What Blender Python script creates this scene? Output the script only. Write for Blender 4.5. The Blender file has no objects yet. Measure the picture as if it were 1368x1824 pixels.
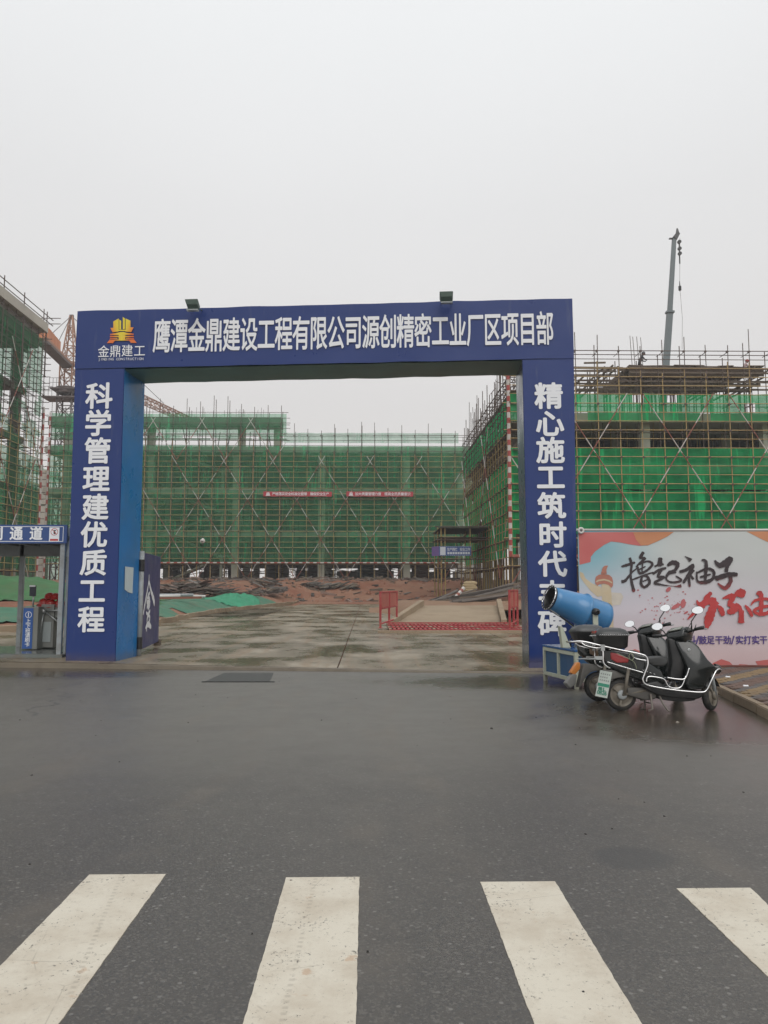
import bpy, bmesh, math, random
from mathutils import Vector, Matrix, Quaternion, noise
R = math.radians
rnd = random.Random(7)
SC = bpy.context.scene
COL = SC.collection

# ------------------------------------------------------------------ camera
H, F, PITCH, YAW = 1.6, 1370.0, math.atan(134/1370), math.atan(27/1370)
cam = bpy.data.cameras.new('camera'); co = bpy.data.objects.new('camera', cam); COL.objects.link(co)
cam.sensor_fit = 'VERTICAL'; cam.sensor_height = 36; cam.lens = 36*F/1824
cam.clip_start = .1; cam.clip_end = 3000
co.location = (0, 0, H); co.rotation_euler = (math.pi/2+PITCH, 0, -YAW)
SC.camera = co

# ------------------------------------------------------------------ overcast sky, weak wide sun
w = bpy.data.worlds.new('World'); SC.world = w; w.use_nodes = True
nt = w.node_tree; N = nt.nodes; Lk = nt.links; N.clear()
SUN_EL, SUN_AZ = 46, 165
sky = N.new('ShaderNodeTexSky'); sky.sky_type = 'NISHITA'; sky.sun_disc = False
sky.sun_elevation = R(SUN_EL); sky.sun_rotation = R(SUN_AZ); sky.dust_density = 5; sky.air_density = 2
hs = N.new('ShaderNodeHueSaturation'); hs.inputs['Saturation'].default_value = .25; Lk.new(sky.outputs[0], hs.inputs['Color'])
tc = N.new('ShaderNodeTexCoord'); sx = N.new('ShaderNodeSeparateXYZ'); Lk.new(tc.outputs['Generated'], sx.inputs[0])
ramp = N.new('ShaderNodeValToRGB'); Lk.new(sx.outputs['Z'], ramp.inputs[0])
e = ramp.color_ramp.elements
e[0].position = 0; e[0].color = (.765, .735, .71, 1); e[1].position = 1; e[1].color = (.98, 1.0, 1.02, 1)
k = e.new(.25); k.color = (.785, .77, .765, 1); k = e.new(.45); k.color = (.82, .82, .825, 1); k = e.new(.62); k.color = (.91, .925, .935, 1)
nz = N.new('ShaderNodeTexNoise'); nz.inputs['Scale'].default_value = 1.6; nz.inputs['Detail'].default_value = 2
Lk.new(tc.outputs['Generated'], nz.inputs['Vector'])
mr = N.new('ShaderNodeMapRange'); mr.inputs['To Min'].default_value = 9.5; mr.inputs['To Max'].default_value = 10.9; Lk.new(nz.outputs[0], mr.inputs['Value'])
vm = N.new('ShaderNodeVectorMath'); vm.operation = 'SCALE'; Lk.new(ramp.outputs[0], vm.inputs[0]); Lk.new(mr.outputs[0], vm.inputs['Scale'])
mx = N.new('ShaderNodeMix'); mx.data_type = 'RGBA'; mx.inputs[0].default_value = .93
Lk.new(hs.outputs[0], mx.inputs[6]); Lk.new(vm.outputs[0], mx.inputs[7])
bg = N.new('ShaderNodeBackground'); bg.inputs[1].default_value = .1; Lk.new(mx.outputs[2], bg.inputs[0])
wo = N.new('ShaderNodeOutputWorld'); Lk.new(bg.outputs[0], wo.inputs[0])
sl = bpy.data.lights.new('sun', 'SUN'); sl.energy = 1.1; sl.angle = R(45); sl.color = (1, .97, .93)
so = bpy.data.objects.new('sun', sl); COL.objects.link(so)
az = R(SUN_AZ); so.rotation_euler = (R(90-SUN_EL), 0, math.pi-az)
so.location = (0, 0, 60)
SC.view_settings.view_transform = 'Standard'; SC.view_settings.look = 'None'
SC.view_settings.gamma = 1; SC.view_settings.use_curve_mapping = False; SC.view_settings.exposure = 0
SC.cycles.use_denoising = True; SC.cycles.max_bounces = 7; SC.cycles.transparent_max_bounces = 24
SC.cycles.volume_bounces = 0

# ------------------------------------------------------------------ picture point -> place
def ray(px, py):
    d = Vector(((px-684)/F, 1, -(py-912)/F))
    c, s = math.cos(PITCH), math.sin(PITCH); d = Vector((d.x, d.y*c-d.z*s, d.y*s+d.z*c))
    c, s = math.cos(YAW), math.sin(YAW); return Vector((d.x*c+d.y*s, -d.x*s+d.y*c, d.z))
def at(px, py, Y):
    d = ray(px, py); return Vector((0, 0, H))+d*(Y/d.y)
def gr(px, py, z=0):
    d = ray(px, py); return Vector((0, 0, H))+d*((z-H)/d.z)

# ------------------------------------------------------------------ materials
MATS = {}
def mat(name, col, rough=.6, var=.12, scale=3., metal=0, bump=0, bscale=40, col2=None, spec=.5, coat=0, dirt=None, dscale=1.5, dmix=.5, obj=False):
    if name in MATS: return MATS[name]
    m = bpy.data.materials.new(name); m.use_nodes = True; MATS[name] = m
    t = m.node_tree; n = t.nodes; l = t.links; b = n['Principled BSDF']
    b.inputs['Roughness'].default_value = rough; b.inputs['Metallic'].default_value = metal
    b.inputs['Specular IOR Level'].default_value = spec; b.inputs['Coat Weight'].default_value = coat
    g = n.new('ShaderNodeTexCoord').outputs['Object'] if obj else n.new('ShaderNodeNewGeometry').outputs['Position']
    nz = n.new('ShaderNodeTexNoise'); nz.inputs['Scale'].default_value = scale; nz.inputs['Detail'].default_value = 5
    l.new(g, nz.inputs['Vector'])
    mx = n.new('ShaderNodeMix'); mx.data_type = 'RGBA'; l.new(nz.outputs[0], mx.inputs[0])
    c2 = col2 or [c*(1+var) for c in col]; c1 = col if col2 else [c*(1-var) for c in col]
    mx.inputs[6].default_value = (*c1, 1); mx.inputs[7].default_value = (*c2, 1)
    out = mx.outputs[2]
    if dirt:
        n2 = n.new('ShaderNodeTexNoise'); n2.inputs['Scale'].default_value = dscale; n2.inputs['Detail'].default_value = 6; n2.inputs['Roughness'].default_value = .65
        l.new(g, n2.inputs['Vector'])
        r = n.new('ShaderNodeMapRange'); r.inputs['From Min'].default_value = .48; r.inputs['From Max'].default_value = .68; r.inputs['To Max'].default_value = dmix
        l.new(n2.outputs[0], r.inputs['Value'])
        m2 = n.new('ShaderNodeMix'); m2.data_type = 'RGBA'; l.new(r.outputs[0], m2.inputs[0]); l.new(out, m2.inputs[6]); m2.inputs[7].default_value = (*dirt, 1)
        out = m2.outputs[2]
    l.new(out, b.inputs['Base Color'])
    if bump:
        n3 = n.new('ShaderNodeTexNoise'); n3.inputs['Scale'].default_value = bscale; n3.inputs['Detail'].default_value = 6
        l.new(g, n3.inputs['Vector'])
        bp = n.new('ShaderNodeBump'); bp.inputs['Strength'].default_value = bump; bp.inputs['Distance'].default_value = .02
        l.new(n3.outputs[0], bp.inputs['Height']); l.new(bp.outputs[0], b.inputs['Normal'])
    return m

def node_mix(t, f, a, b_):
    m = t.nodes.new('ShaderNodeMix'); m.data_type = 'RGBA'
    for i, v in ((0, f), (6, a), (7, b_)):
        if isinstance(v, (int, float)): m.inputs[i].default_value = v
        elif isinstance(v, tuple): m.inputs[i].default_value = (*v, 1)
        else: t.links.new(v, m.inputs[i])
    return m.outputs[2]
def node_noise(t, g, sc, det=5, rg=.55, stretch=None):
    n = t.nodes.new('ShaderNodeTexNoise'); n.inputs['Scale'].default_value = sc; n.inputs['Detail'].default_value = det; n.inputs['Roughness'].default_value = rg
    if stretch:
        mp = t.nodes.new('ShaderNodeMapping'); mp.inputs['Scale'].default_value = stretch; t.links.new(g, mp.inputs[0]); g = mp.outputs[0]
    t.links.new(g, n.inputs['Vector']); return n.outputs[0]
def node_range(t, v, a, b_, c=0., d=1.):
    n = t.nodes.new('ShaderNodeMapRange'); n.interpolation_type = 'SMOOTHSTEP'
    for i, x in zip(('From Min', 'From Max', 'To Min', 'To Max'), (a, b_, c, d)): n.inputs[i].default_value = x
    t.links.new(v, n.inputs['Value']); return n.outputs[0]
def node_math(t, op, a, b_=0.):
    n = t.nodes.new('ShaderNodeMath'); n.operation = op
    for i, v in ((0, a), (1, b_)):
        if isinstance(v, (int, float)): n.inputs[i].default_value = v
        else: t.links.new(v, n.inputs[i])
    return n.outputs[0]
def node_bump(t, h, st, dist, prev=None):
    b = t.nodes.new('ShaderNodeBump'); b.inputs['Strength'].default_value = st; b.inputs['Distance'].default_value = dist
    t.links.new(h, b.inputs['Height'])
    if prev is not None: t.links.new(prev, b.inputs['Normal'])
    return b.outputs[0]
def blob(t, g, cx, cy, rx, ry, soft=.5, wob=.35):
    """worn / wet patch mask round a spot on the ground (1 inside)"""
    s = t.nodes.new('ShaderNodeSeparateXYZ'); t.links.new(g, s.inputs[0])
    a = node_math(t, 'DIVIDE', node_math(t, 'SUBTRACT', s.outputs[0], cx), rx); b_ = node_math(t, 'DIVIDE', node_math(t, 'SUBTRACT', s.outputs[1], cy), ry)
    d = node_math(t, 'SQRT', node_math(t, 'ADD', node_math(t, 'MULTIPLY', a, a), node_math(t, 'MULTIPLY', b_, b_)))
    nz_ = node_noise(t, g, 2.2/max(rx, ry)**.5, 5, .65)
    d = node_math(t, 'ADD', d, node_math(t, 'MULTIPLY', node_math(t, 'SUBTRACT', nz_, .5), wob*2))
    return node_range(t, d, 1-soft, 1+soft*.4, 1, 0)

def mat_asphalt():
    m = bpy.data.materials.new('asphalt'); m.use_nodes = True; t = m.node_tree; b = t.nodes['Principled BSDF']
    g = t.nodes.new('ShaderNodeNewGeometry').outputs['Position']
    big = node_noise(t, g, .35, 4); mid = node_noise(t, g, 2.5, 5); fine = node_noise(t, g, 55, 3, .7)
    c = node_mix(t, node_range(t, big, .35, .65), (.042, .036, .029), (.053, .046, .037))
    c = node_mix(t, node_range(t, mid, .35, .7, 0, .3), c, (.040, .037, .034))
    vo = t.nodes.new('ShaderNodeTexVoronoi'); vo.inputs['Scale'].default_value = 95; t.links.new(g, vo.inputs['Vector'])
    sv = t.nodes.new('ShaderNodeSeparateColor'); t.links.new(vo.outputs['Color'], sv.inputs[0])
    c = node_mix(t, node_range(t, sv.outputs[0], .6, 1, 0, .48), c, (.135, .125, .108))
    c = node_mix(t, node_range(t, sv.outputs[1], .72, 1, 0, .6), c, (.02, .02, .02))
    vo2 = t.nodes.new('ShaderNodeTexVoronoi'); vo2.inputs['Scale'].default_value = 28; t.links.new(g, vo2.inputs['Vector'])
    sv2 = t.nodes.new('ShaderNodeSeparateColor'); t.links.new(vo2.outputs['Color'], sv2.inputs[0])
    chip = node_math(t, 'MULTIPLY', node_range(t, sv2.outputs[2], .90, .97), node_range(t, vo2.outputs['Distance'], .18, .32, 1, 0))
    c = node_mix(t, node_math(t, 'MULTIPLY', chip, .42), c, (.26, .25, .23))
    sy = t.nodes.new('ShaderNodeSeparateXYZ'); t.links.new(g, sy.inputs[0])
    tint = node_math(t, 'MULTIPLY', node_range(t, node_math(t, 'ADD', sy.outputs[1], node_math(t, 'MULTIPLY', big, 3)), 6.2, 10.5), node_range(t, node_noise(t, g, .8, 6, .7), .2, .6, .6, 1))  # mask: asphalt colour grows paler towards the gate, broken up by noise
    c = node_mix(t, tint, c, (.095, .086, .072))
    wet = blob(t, g, 4.6, 9.6, 2.6, 2.4, .55, .5); wet2 = blob(t, g, 3.0, 13.2, 3.2, 1.3, .6, .5)
    wet3 = blob(t, g, -6.5, 15.0, 3.5, 1.2, .6, .5); oil = blob(t, g, 1.57, 4.72, .26, .22, .35, .12)
    wm = node_math(t, 'MAXIMUM', node_math(t, 'MAXIMUM', wet, wet2), wet3)
    streak = node_range(t, node_noise(t, g, 1.1, 6, .7, (1, .45, 1)), .52, .72)
    wm = node_math(t, 'MAXIMUM', wm, node_math(t, 'MULTIPLY', streak, node_range(t, wm, 0, .3, .25, .6)))
    c = node_mix(t, node_math(t, 'MULTIPLY', wm, .72), c, (.034, .027, .020))
    # tyre tracks running in and out of the gate, and a few tar cracks
    sxx = t.nodes.new('ShaderNodeSeparateXYZ'); t.links.new(g, sxx.inputs[0])
    wob_ = node_math(t, 'MULTIPLY', node_math(t, 'SUBTRACT', node_noise(t, g, .16, 2), .5), 3.0)
    trk = None
    for cx0, sl in ((-2.1, .10), (-.5, .10), (1.2, -.12), (2.7, -.12), (-4.3, .22)):
        d_ = node_math(t, 'ABSOLUTE', node_math(t, 'SUBTRACT', node_math(t, 'ADD', sxx.outputs[0], wob_), node_math(t, 'ADD', node_math(t, 'MULTIPLY', sxx.outputs[1], sl), cx0)))
        q_ = node_range(t, d_, .06, .24, 1, 0); trk = q_ if trk is None else node_math(t, 'MAXIMUM', trk, q_)
    trk = node_math(t, 'MULTIPLY', trk, node_range(t, node_noise(t, g, .9, 6, .7), .40, .66))
    c = node_mix(t, node_math(t, 'MULTIPLY', trk, .42), c, (.105, .085, .062))
    vc = t.nodes.new('ShaderNodeTexVoronoi'); vc.feature = 'DISTANCE_TO_EDGE'; vc.inputs['Scale'].default_value = .16
    wv = t.nodes.new('ShaderNodeVectorMath'); wv.operation = 'ADD'; nzc = t.nodes.new('ShaderNodeTexNoise'); nzc.inputs['Scale'].default_value = 1.4; nzc.inputs['Detail'].default_value = 6; t.links.new(g, nzc.inputs['Vector'])
    sc_ = t.nodes.new('ShaderNodeVectorMath'); sc_.operation = 'SCALE'; sc_.inputs['Scale'].default_value = .9; t.links.new(nzc.outputs['Color'], sc_.inputs[0]); t.links.new(g, wv.inputs[0]); t.links.new(sc_.outputs[0], wv.inputs[1]); t.links.new(wv.outputs[0], vc.inputs['Vector'])
    crk = node_math(t, 'MULTIPLY', node_range(t, vc.outputs['Distance'], .0012, .0035, 1, 0), node_range(t, node_noise(t, g, .23, 3), .50, .58))
    c = node_mix(t, node_math(t, 'MULTIPLY', crk, .7), c, (.018, .017, .016))
    mud = node_math(t, 'MULTIPLY', node_range(t, node_noise(t, g, 1.7, 6, .7), .42, .7), wm)
    c = node_mix(t, node_math(t, 'MULTIPLY', mud, .55), c, (.10, .072, .045))
    c = node_mix(t, node_math(t, 'MULTIPLY', oil, .7), c, (.022, .021, .020))
    t.links.new(c, b.inputs['Base Color'])
    r = node_mix(t, wm, node_mix(t, node_range(t, mid, .3, .7), (.42,)*3, (.50,)*3), (.17,)*3)
    t.links.new(r, b.inputs['Roughness'])
    b.inputs['Specular IOR Level'].default_value = 1.0
    s = node_mix(t, wm, (.26,)*3, (.10,)*3)
    bp = t.nodes.new('ShaderNodeBump'); bp.inputs['Distance'].default_value = .006
    t.links.new(fine, bp.inputs['Height']); t.links.new(s, bp.inputs['Strength'])
    nb = node_bump(t, vo.outputs['Distance'], .15, .004, bp.outputs[0]); t.links.new(nb, b.inputs['Normal'])
    return m
def mat_paint_stripe():
    m = bpy.data.materials.new('road_paint'); m.use_nodes = True; t = m.node_tree; b = t.nodes['Principled BSDF']
    g = t.nodes.new('ShaderNodeNewGeometry').outputs['Position']
    c = node_mix(t, node_range(t, node_noise(t, g, 2.3, 6, .7), .35, .7), (.62, .575, .48), (.50, .44, .35))
    c = node_mix(t, node_range(t, node_noise(t, g, 5.5, 7, .75), .55, .75, 0, .5), c, (.36, .31, .24))
    c = node_mix(t, node_range(t, node_noise(t, g, 28, 5, .75), .56, .72, 0, .5), c, (.28, .25, .20))
    rust = node_math(t, 'MULTIPLY', node_range(t, node_noise(t, g, 9, 4, .6), .62, .70), node_range(t, node_noise(t, g, 1.1, 2), .52, .6))
    c = node_mix(t, node_math(t, 'MULTIPLY', rust, .5), c, (.42, .24, .12))
    worn = node_math(t, 'ADD', node_noise(t, g, 45, 5, .8), node_math(t, 'MULTIPLY', node_noise(t, g, 3.5, 4, .6), .35))
    c = node_mix(t, node_range(t, worn, .79, .85), c, (.06, .055, .048))
    # tread marks of a tyre that crossed the paint
    ws = t.nodes.new('ShaderNodeSeparateXYZ'); t.links.new(g, ws.inputs[0])
    for cx0, sl in ((-1.20, -.16), (-.31, .02)):
        d_ = node_math(t, 'ABSOLUTE', node_math(t, 'SUBTRACT', ws.outputs[0], node_math(t, 'ADD', node_math(t, 'MULTIPLY', node_math(t, 'SUBTRACT', ws.outputs[1], 3.4), sl), cx0)))
        dots = node_range(t, node_math(t, 'SINE', node_math(t, 'MULTIPLY', ws.outputs[1], 150)), -.2, .5)
        tm = node_math(t, 'MULTIPLY', node_math(t, 'MULTIPLY', node_range(t, d_, .006, .016, 1, 0), dots), node_range(t, node_noise(t, g, 3, 3), .35, .5))
        c = node_mix(t, node_math(t, 'MULTIPLY', tm, .28), c, (.20, .175, .14))
    ck = t.nodes.new('ShaderNodeTexVoronoi'); ck.feature = 'DISTANCE_TO_EDGE'; ck.inputs['Scale'].default_value = 1.7; t.links.new(g, ck.inputs['Vector'])
    c = node_mix(t, node_math(t, 'MULTIPLY', node_range(t, ck.outputs['Distance'], .002, .006, 1, 0), node_range(t, node_noise(t, g, 2.1, 4), .52, .6, 0, .3)), c, (.16, .14, .11))
    t.links.new(c, b.inputs['Base Color']); b.inputs['Roughness'].default_value = .5
    t.links.new(node_bump(t, node_noise(t, g, 70, 4, .7), .35, .004), b.inputs['Normal'])
    return m
def mat_concrete_wet():
    m = bpy.data.materials.new('wet_concrete'); m.use_nodes = True; t = m.node_tree; b = t.nodes['Principled BSDF']
    g = t.nodes.new('ShaderNodeNewGeometry').outputs['Position']
    n1 = node_noise(t, g, .55, 6, .6, (1, .8, 1)); n2 = node_noise(t, g, 3.2, 6, .65)
    c = node_mix(t, node_range(t, n1, .36, .62), (.115, .085, .052), (.235, .19, .13))
    dry = node_math(t, 'MULTIPLY', node_range(t, n1, .52, .66), node_range(t, n2, .35, .65))
    c = node_mix(t, node_math(t, 'MULTIPLY', dry, .75), c, (.43, .38, .30))
    c = node_mix(t, node_range(t, n2, .52, .75, 0, .5), c, (.085, .065, .04))
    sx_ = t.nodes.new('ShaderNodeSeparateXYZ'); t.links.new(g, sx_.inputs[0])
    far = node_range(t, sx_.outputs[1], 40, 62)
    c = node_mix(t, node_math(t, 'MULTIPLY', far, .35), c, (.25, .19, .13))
    tr = node_noise(t, g, 2.2, 4, .6, (1.6, .09, 1))
    c = node_mix(t, node_range(t, tr, .50, .64, 0, .5), c, (.25, .165, .095))
    t.links.new(c, b.inputs['Base Color'])
    t.links.new(node_mix(t, node_range(t, n1, .36, .68), (.16,)*3, (.6,)*3), b.inputs['Roughness'])
    t.links.new(node_bump(t, node_noise(t, g, 14, 5), .25, .01), b.inputs['Normal'])
    return m
def mat_dirt():
    m = bpy.data.materials.new('red_dirt'); m.use_nodes = True; t = m.node_tree; b = t.nodes['Principled BSDF']
    g = t.nodes.new('ShaderNodeNewGeometry').outputs['Position']
    c = node_mix(t, node_range(t, node_noise(t, g, .3, 7, .65), .38, .62), (.23, .09, .05), (.28, .145, .09))
    c = node_mix(t, node_range(t, node_noise(t, g, 2.5, 6, .7), .5, .75, 0, .7), c, (.12, .07, .05))
    t.links.new(c, b.inputs['Base Color']); b.inputs['Roughness'].default_value = .85
    t.links.new(node_bump(t, node_noise(t, g, 3, 7, .7), .8, .12), b.inputs['Normal'])
    return m
def mat_net(name, col, trans=.45, sc=1.):
    m = bpy.data.materials.new(name); m.use_nodes = True; t = m.node_tree; n = t.nodes; l = t.links; n.clear()
    g = n.new('ShaderNodeNewGeometry').outputs['Position']
    c = node_mix(t, node_range(t, node_noise(t, g, .5*sc, 5, .6), .35, .65), col, tuple(x*1.5 for x in col))
    fold = node_noise(t, g, 1.3, 4, .6, (1.5, 1.5, .15))
    c = node_mix(t, node_range(t, fold, .53, .70, 0, .8), c, tuple(x*2.1 for x in col))
    d = n.new('ShaderNodeBsdfDiffuse'); tr = n.new('ShaderNodeBsdfTranslucent'); l.new(c, d.inputs[0]); l.new(c, tr.inputs[0])
    a = n.new('ShaderNodeMixShader'); a.inputs[0].default_value = .5; l.new(d.outputs[0], a.inputs[1]); l.new(tr.outputs[0], a.inputs[2])
    tp = n.new('ShaderNodeBsdfTransparent'); tp.inputs[0].default_value = (.80, .92, .84, 1)
    f = node_range(t, node_noise(t, g, .8, 4, .6), .3, .7, 1-trans-.10, 1-trans+.08)
    f2 = node_range(t, fold, .56, .7, 0, .25)
    o_ = n.new('ShaderNodeMixShader'); l.new(node_math(t, 'ADD', f, f2), o_.inputs[0]); l.new(tp.outputs[0], o_.inputs[1]); l.new(a.outputs[0], o_.inputs[2])
    mo = n.new('ShaderNodeOutputMaterial'); l.new(o_.outputs[0], mo.inputs[0]); return m

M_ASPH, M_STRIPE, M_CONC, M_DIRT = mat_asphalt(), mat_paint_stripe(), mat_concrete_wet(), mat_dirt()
M_NETB = mat_net('dull_green_net', (.058, .34, .16), .53)
M_NETR = mat_net('bright_green_net', (.020, .37, .13), .25)
M_NETW = mat_net('opaque_green_net', (.028, .46, .17), .12)
M_NETL = mat_net('thin_green_net', (.05, .24, .11), .50)
M_GNET = mat('ground_net_green', (.035, .13, .08), .8, .3, 1.6, col2=(.075, .21, .13), bump=.6, bscale=6, dirt=(.19, .14, .09), dscale=1.1, dmix=.45)
M_GNET2 = mat('mound_net_green', (.025, .10, .035), .75, .3, 1.4, col2=(.06, .19, .065), bump=.9, bscale=5, dirt=(.10, .085, .05), dscale=.9, dmix=.35)
M_NAVY = mat('navy_vinyl', (.014, .038, .17), .33, .06, 1.2, bump=.10, bscale=1.6, spec=.45)
M_NAVYP = mat('navy_gate_paint', (.035, .042, .15), .4, .15, 2, bump=.1, bscale=8, dirt=(.12, .11, .14), dscale=3, dmix=.25)
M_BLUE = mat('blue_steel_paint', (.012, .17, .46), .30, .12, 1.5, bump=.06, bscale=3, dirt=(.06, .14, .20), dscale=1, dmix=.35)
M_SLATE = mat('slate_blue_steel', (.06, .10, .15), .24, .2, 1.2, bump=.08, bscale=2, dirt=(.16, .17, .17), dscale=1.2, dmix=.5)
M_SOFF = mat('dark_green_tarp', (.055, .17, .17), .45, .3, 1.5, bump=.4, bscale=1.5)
M_WHITE = mat('white_print', (.80, .82, .85), .5, .04, 2)
M_POLEY = mat('yellow_scaffold_paint', (.34, .235, .085), .6, .3, .9, col2=(.45, .33, .14), dirt=(.15, .10, .065), dscale=1.3, dmix=.65)
M_POLED = mat('rusty_scaffold_steel', (.075, .058, .050), .7, .3, 1.2, col2=(.14, .10, .08))
M_REDP = mat('red_pole_paint', (.34, .06, .05), .5, .2, 2)
M_WHTP = mat('white_pole_paint', (.55, .53, .50), .5, .15, 2, dirt=(.25, .2, .17), dscale=2, dmix=.5)
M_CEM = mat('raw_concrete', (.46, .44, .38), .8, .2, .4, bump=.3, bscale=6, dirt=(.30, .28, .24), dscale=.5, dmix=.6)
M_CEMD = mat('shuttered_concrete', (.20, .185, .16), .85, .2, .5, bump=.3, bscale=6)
M_WOOD = mat('formwork_timber', (.10, .075, .055), .8, .35, 1.3, col2=(.20, .16, .12), bump=.4, bscale=10)
M_WOODL = mat('pale_timber', (.28, .22, .15), .75, .3, 2, bump=.3, bscale=12)
M_GREY = mat('grey_steel_paint', (.33, .36, .37), .45, .12, 2, dirt=(.14, .12, .09), dscale=3, dmix=.5)
M_ZINC = mat('galvanised_steel', (.40, .42, .42), .38, .15, 2, metal=.6, dirt=(.15, .12, .09), dscale=4, dmix=.4)
M_CRANE = mat('faded_crane_red', (.36, .19, .12), .6, .2, 1)
M_CRANED = mat('dark_crane_steel', (.12, .10, .095), .7, .2, 1)
M_ORANGE = mat('orange_counterweight', (.52, .20, .09), .65, .15, 1)
M_BOOM = mat('boom_grey_green', (.13, .16, .17), .45, .1, 1)
M_BLACKP = mat('black_plastic', (.014, .015, .016), .34, .2, 6, dirt=(.05, .045, .04), dscale=8, dmix=.35)
M_BLACKG = mat('glossy_black_paint', (.006, .009, .009), .14, .2, 4, coat=.3, dirt=(.03, .027, .022), dscale=6, dmix=.18)
M_RUB = mat('tyre_rubber', (.018, .018, .018), .75, .2, 10, dirt=(.10, .085, .065), dscale=9, dmix=.4)
M_RIM = mat('dusty_rim', (.17, .15, .12), .6, .2, 9, dirt=(.09, .075, .055), dscale=7, dmix=.6)
M_CHROME = mat('chrome_tube', (.80, .80, .80), .10, .03, 3, metal=1)
M_MIRR = mat('mirror_glass', (.92, .93, .94), .03, .01, 1, metal=1)
M_SEAT = mat('seat_vinyl', (.045, .047, .047), .42, .1, 6)
M_BOXG = mat('top_box_grey', (.040, .042, .044), .34, .1, 6)
M_REDL = mat('red_lens', (.30, .012, .012), .15, .1, 4, coat=.5)
M_ORL = mat('orange_lens', (.60, .22, .05), .3, .1, 4)
M_CREAM = mat('cream_frame_paint', (.46, .49, .40), .45, .08, 3, dirt=(.30, .27, .2), dscale=4, dmix=.4)
M_CABB = mat('cabinet_blue', (.025, .085, .19), .38, .15, 2)
M_CANB = mat('cannon_blue', (.055, .21, .43), .28, .08, 2, coat=.2)
M_REDF = mat('red_fence_paint', (.34, .035, .04), .55, .2, 2, dirt=(.40, .18, .13), dscale=2, dmix=.5)
M_REDM = mat('red_fence_mesh', (.42, .13, .10), .7, .2, 2)
M_TAN = mat('muddy_concrete', (.30, .23, .155), .8, .2, .8, bump=.4, bscale=5, dirt=(.18, .12, .075), dscale=.7, dmix=.6)
M_KERBS = mat('kerb_concrete', (.24, .185, .125), .75, .25, 1.5, bump=.5, bscale=12, dirt=(.13, .09, .06), dscale=1.5, dmix=.6)
M_PAVR = mat('paver_brown', (.125, .075, .055), .6, .3, 5, bump=.3, bscale=40, dirt=(.07, .05, .038), dscale=1.2, dmix=.7)
M_PAVY = mat('paver_ochre', (.22, .15, .07), .6, .3, 5, bump=.3, bscale=40, dirt=(.08, .055, .04), dscale=1.2, dmix=.6)
M_PAVG = mat('paver_grey', (.10, .09, .085), .6, .3, 5, bump=.3, bscale=40, dirt=(.06, .045, .035), dscale=1.2, dmix=.6)
M_IRON = mat('wet_dark_iron', (.018, .019, .018), .42, .3, 5, bump=.15, bscale=20)
M_SIGNB = mat('sign_blue', (.045, .095, .30), .4, .1, 2)
M_HELM = mat('red_helmet_plastic', (.33, .02, .015), .25, .1, 3)
M_DARKC = mat('dark_cloth', (.03, .03, .033), .8, .2, 3)
M_SKIN = mat('skin', (.35, .2, .14), .6, .05, 3)
M_PAPER = mat('notice_paper', (.50, .58, .60), .6, .06, 5)
M_BANR = mat('red_banner_cloth', (.42, .04, .055), .7, .1, 1)
M_DARKIN = mat('interior_shade_dark', (.03, .045, .05), .8, .3, .5)  # near-black colour standing for the shade inside the buildings
M_LAMPG = mat('floodlight_casing', (.08, .12, .10), .5, .15, 4)
M_PVC = mat('white_pvc', (.62, .60, .57), .4, .1, 2)

def add_mud(m, h=.20, amt=.42, col=(.11, .08, .055)):
    t = m.node_tree; b = t.nodes['Principled BSDF']; src = b.inputs['Base Color'].links[0].from_socket
    g = t.nodes.new('ShaderNodeNewGeometry').outputs['Position']; sp = t.nodes.new('ShaderNodeSeparateXYZ'); t.links.new(g, sp.inputs[0])
    n1 = node_noise(t, g, 5, 6, .7); n2 = node_noise(t, g, 2.2, 5, .6, (3, 3, .35))
    k = node_range(t, node_math(t, 'SUBTRACT', sp.outputs[2], node_math(t, 'MULTIPLY', n1, h*1.3)), -.05, h, 1, 0)
    c = node_mix(t, node_math(t, 'MULTIPLY', k, amt), src, col)
    c = node_mix(t, node_range(t, n2, .60, .76, 0, .16), c, (.20, .21, .22))      # dried rain streaks
    t.links.new(c, b.inputs['Base Color'])
    t.links.new(node_range(t, node_noise(t, g, 1.3, 4), .3, .7, b.inputs['Roughness'].default_value-.06, b.inputs['Roughness'].default_value+.12), b.inputs['Roughness'])
for m_ in (M_NAVY, M_BLUE, M_SLATE): add_mud(m_)
for m_ in (M_NAVYP, M_GREY, M_CREAM, M_CABB): add_mud(m_, .14, .45)

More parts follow.
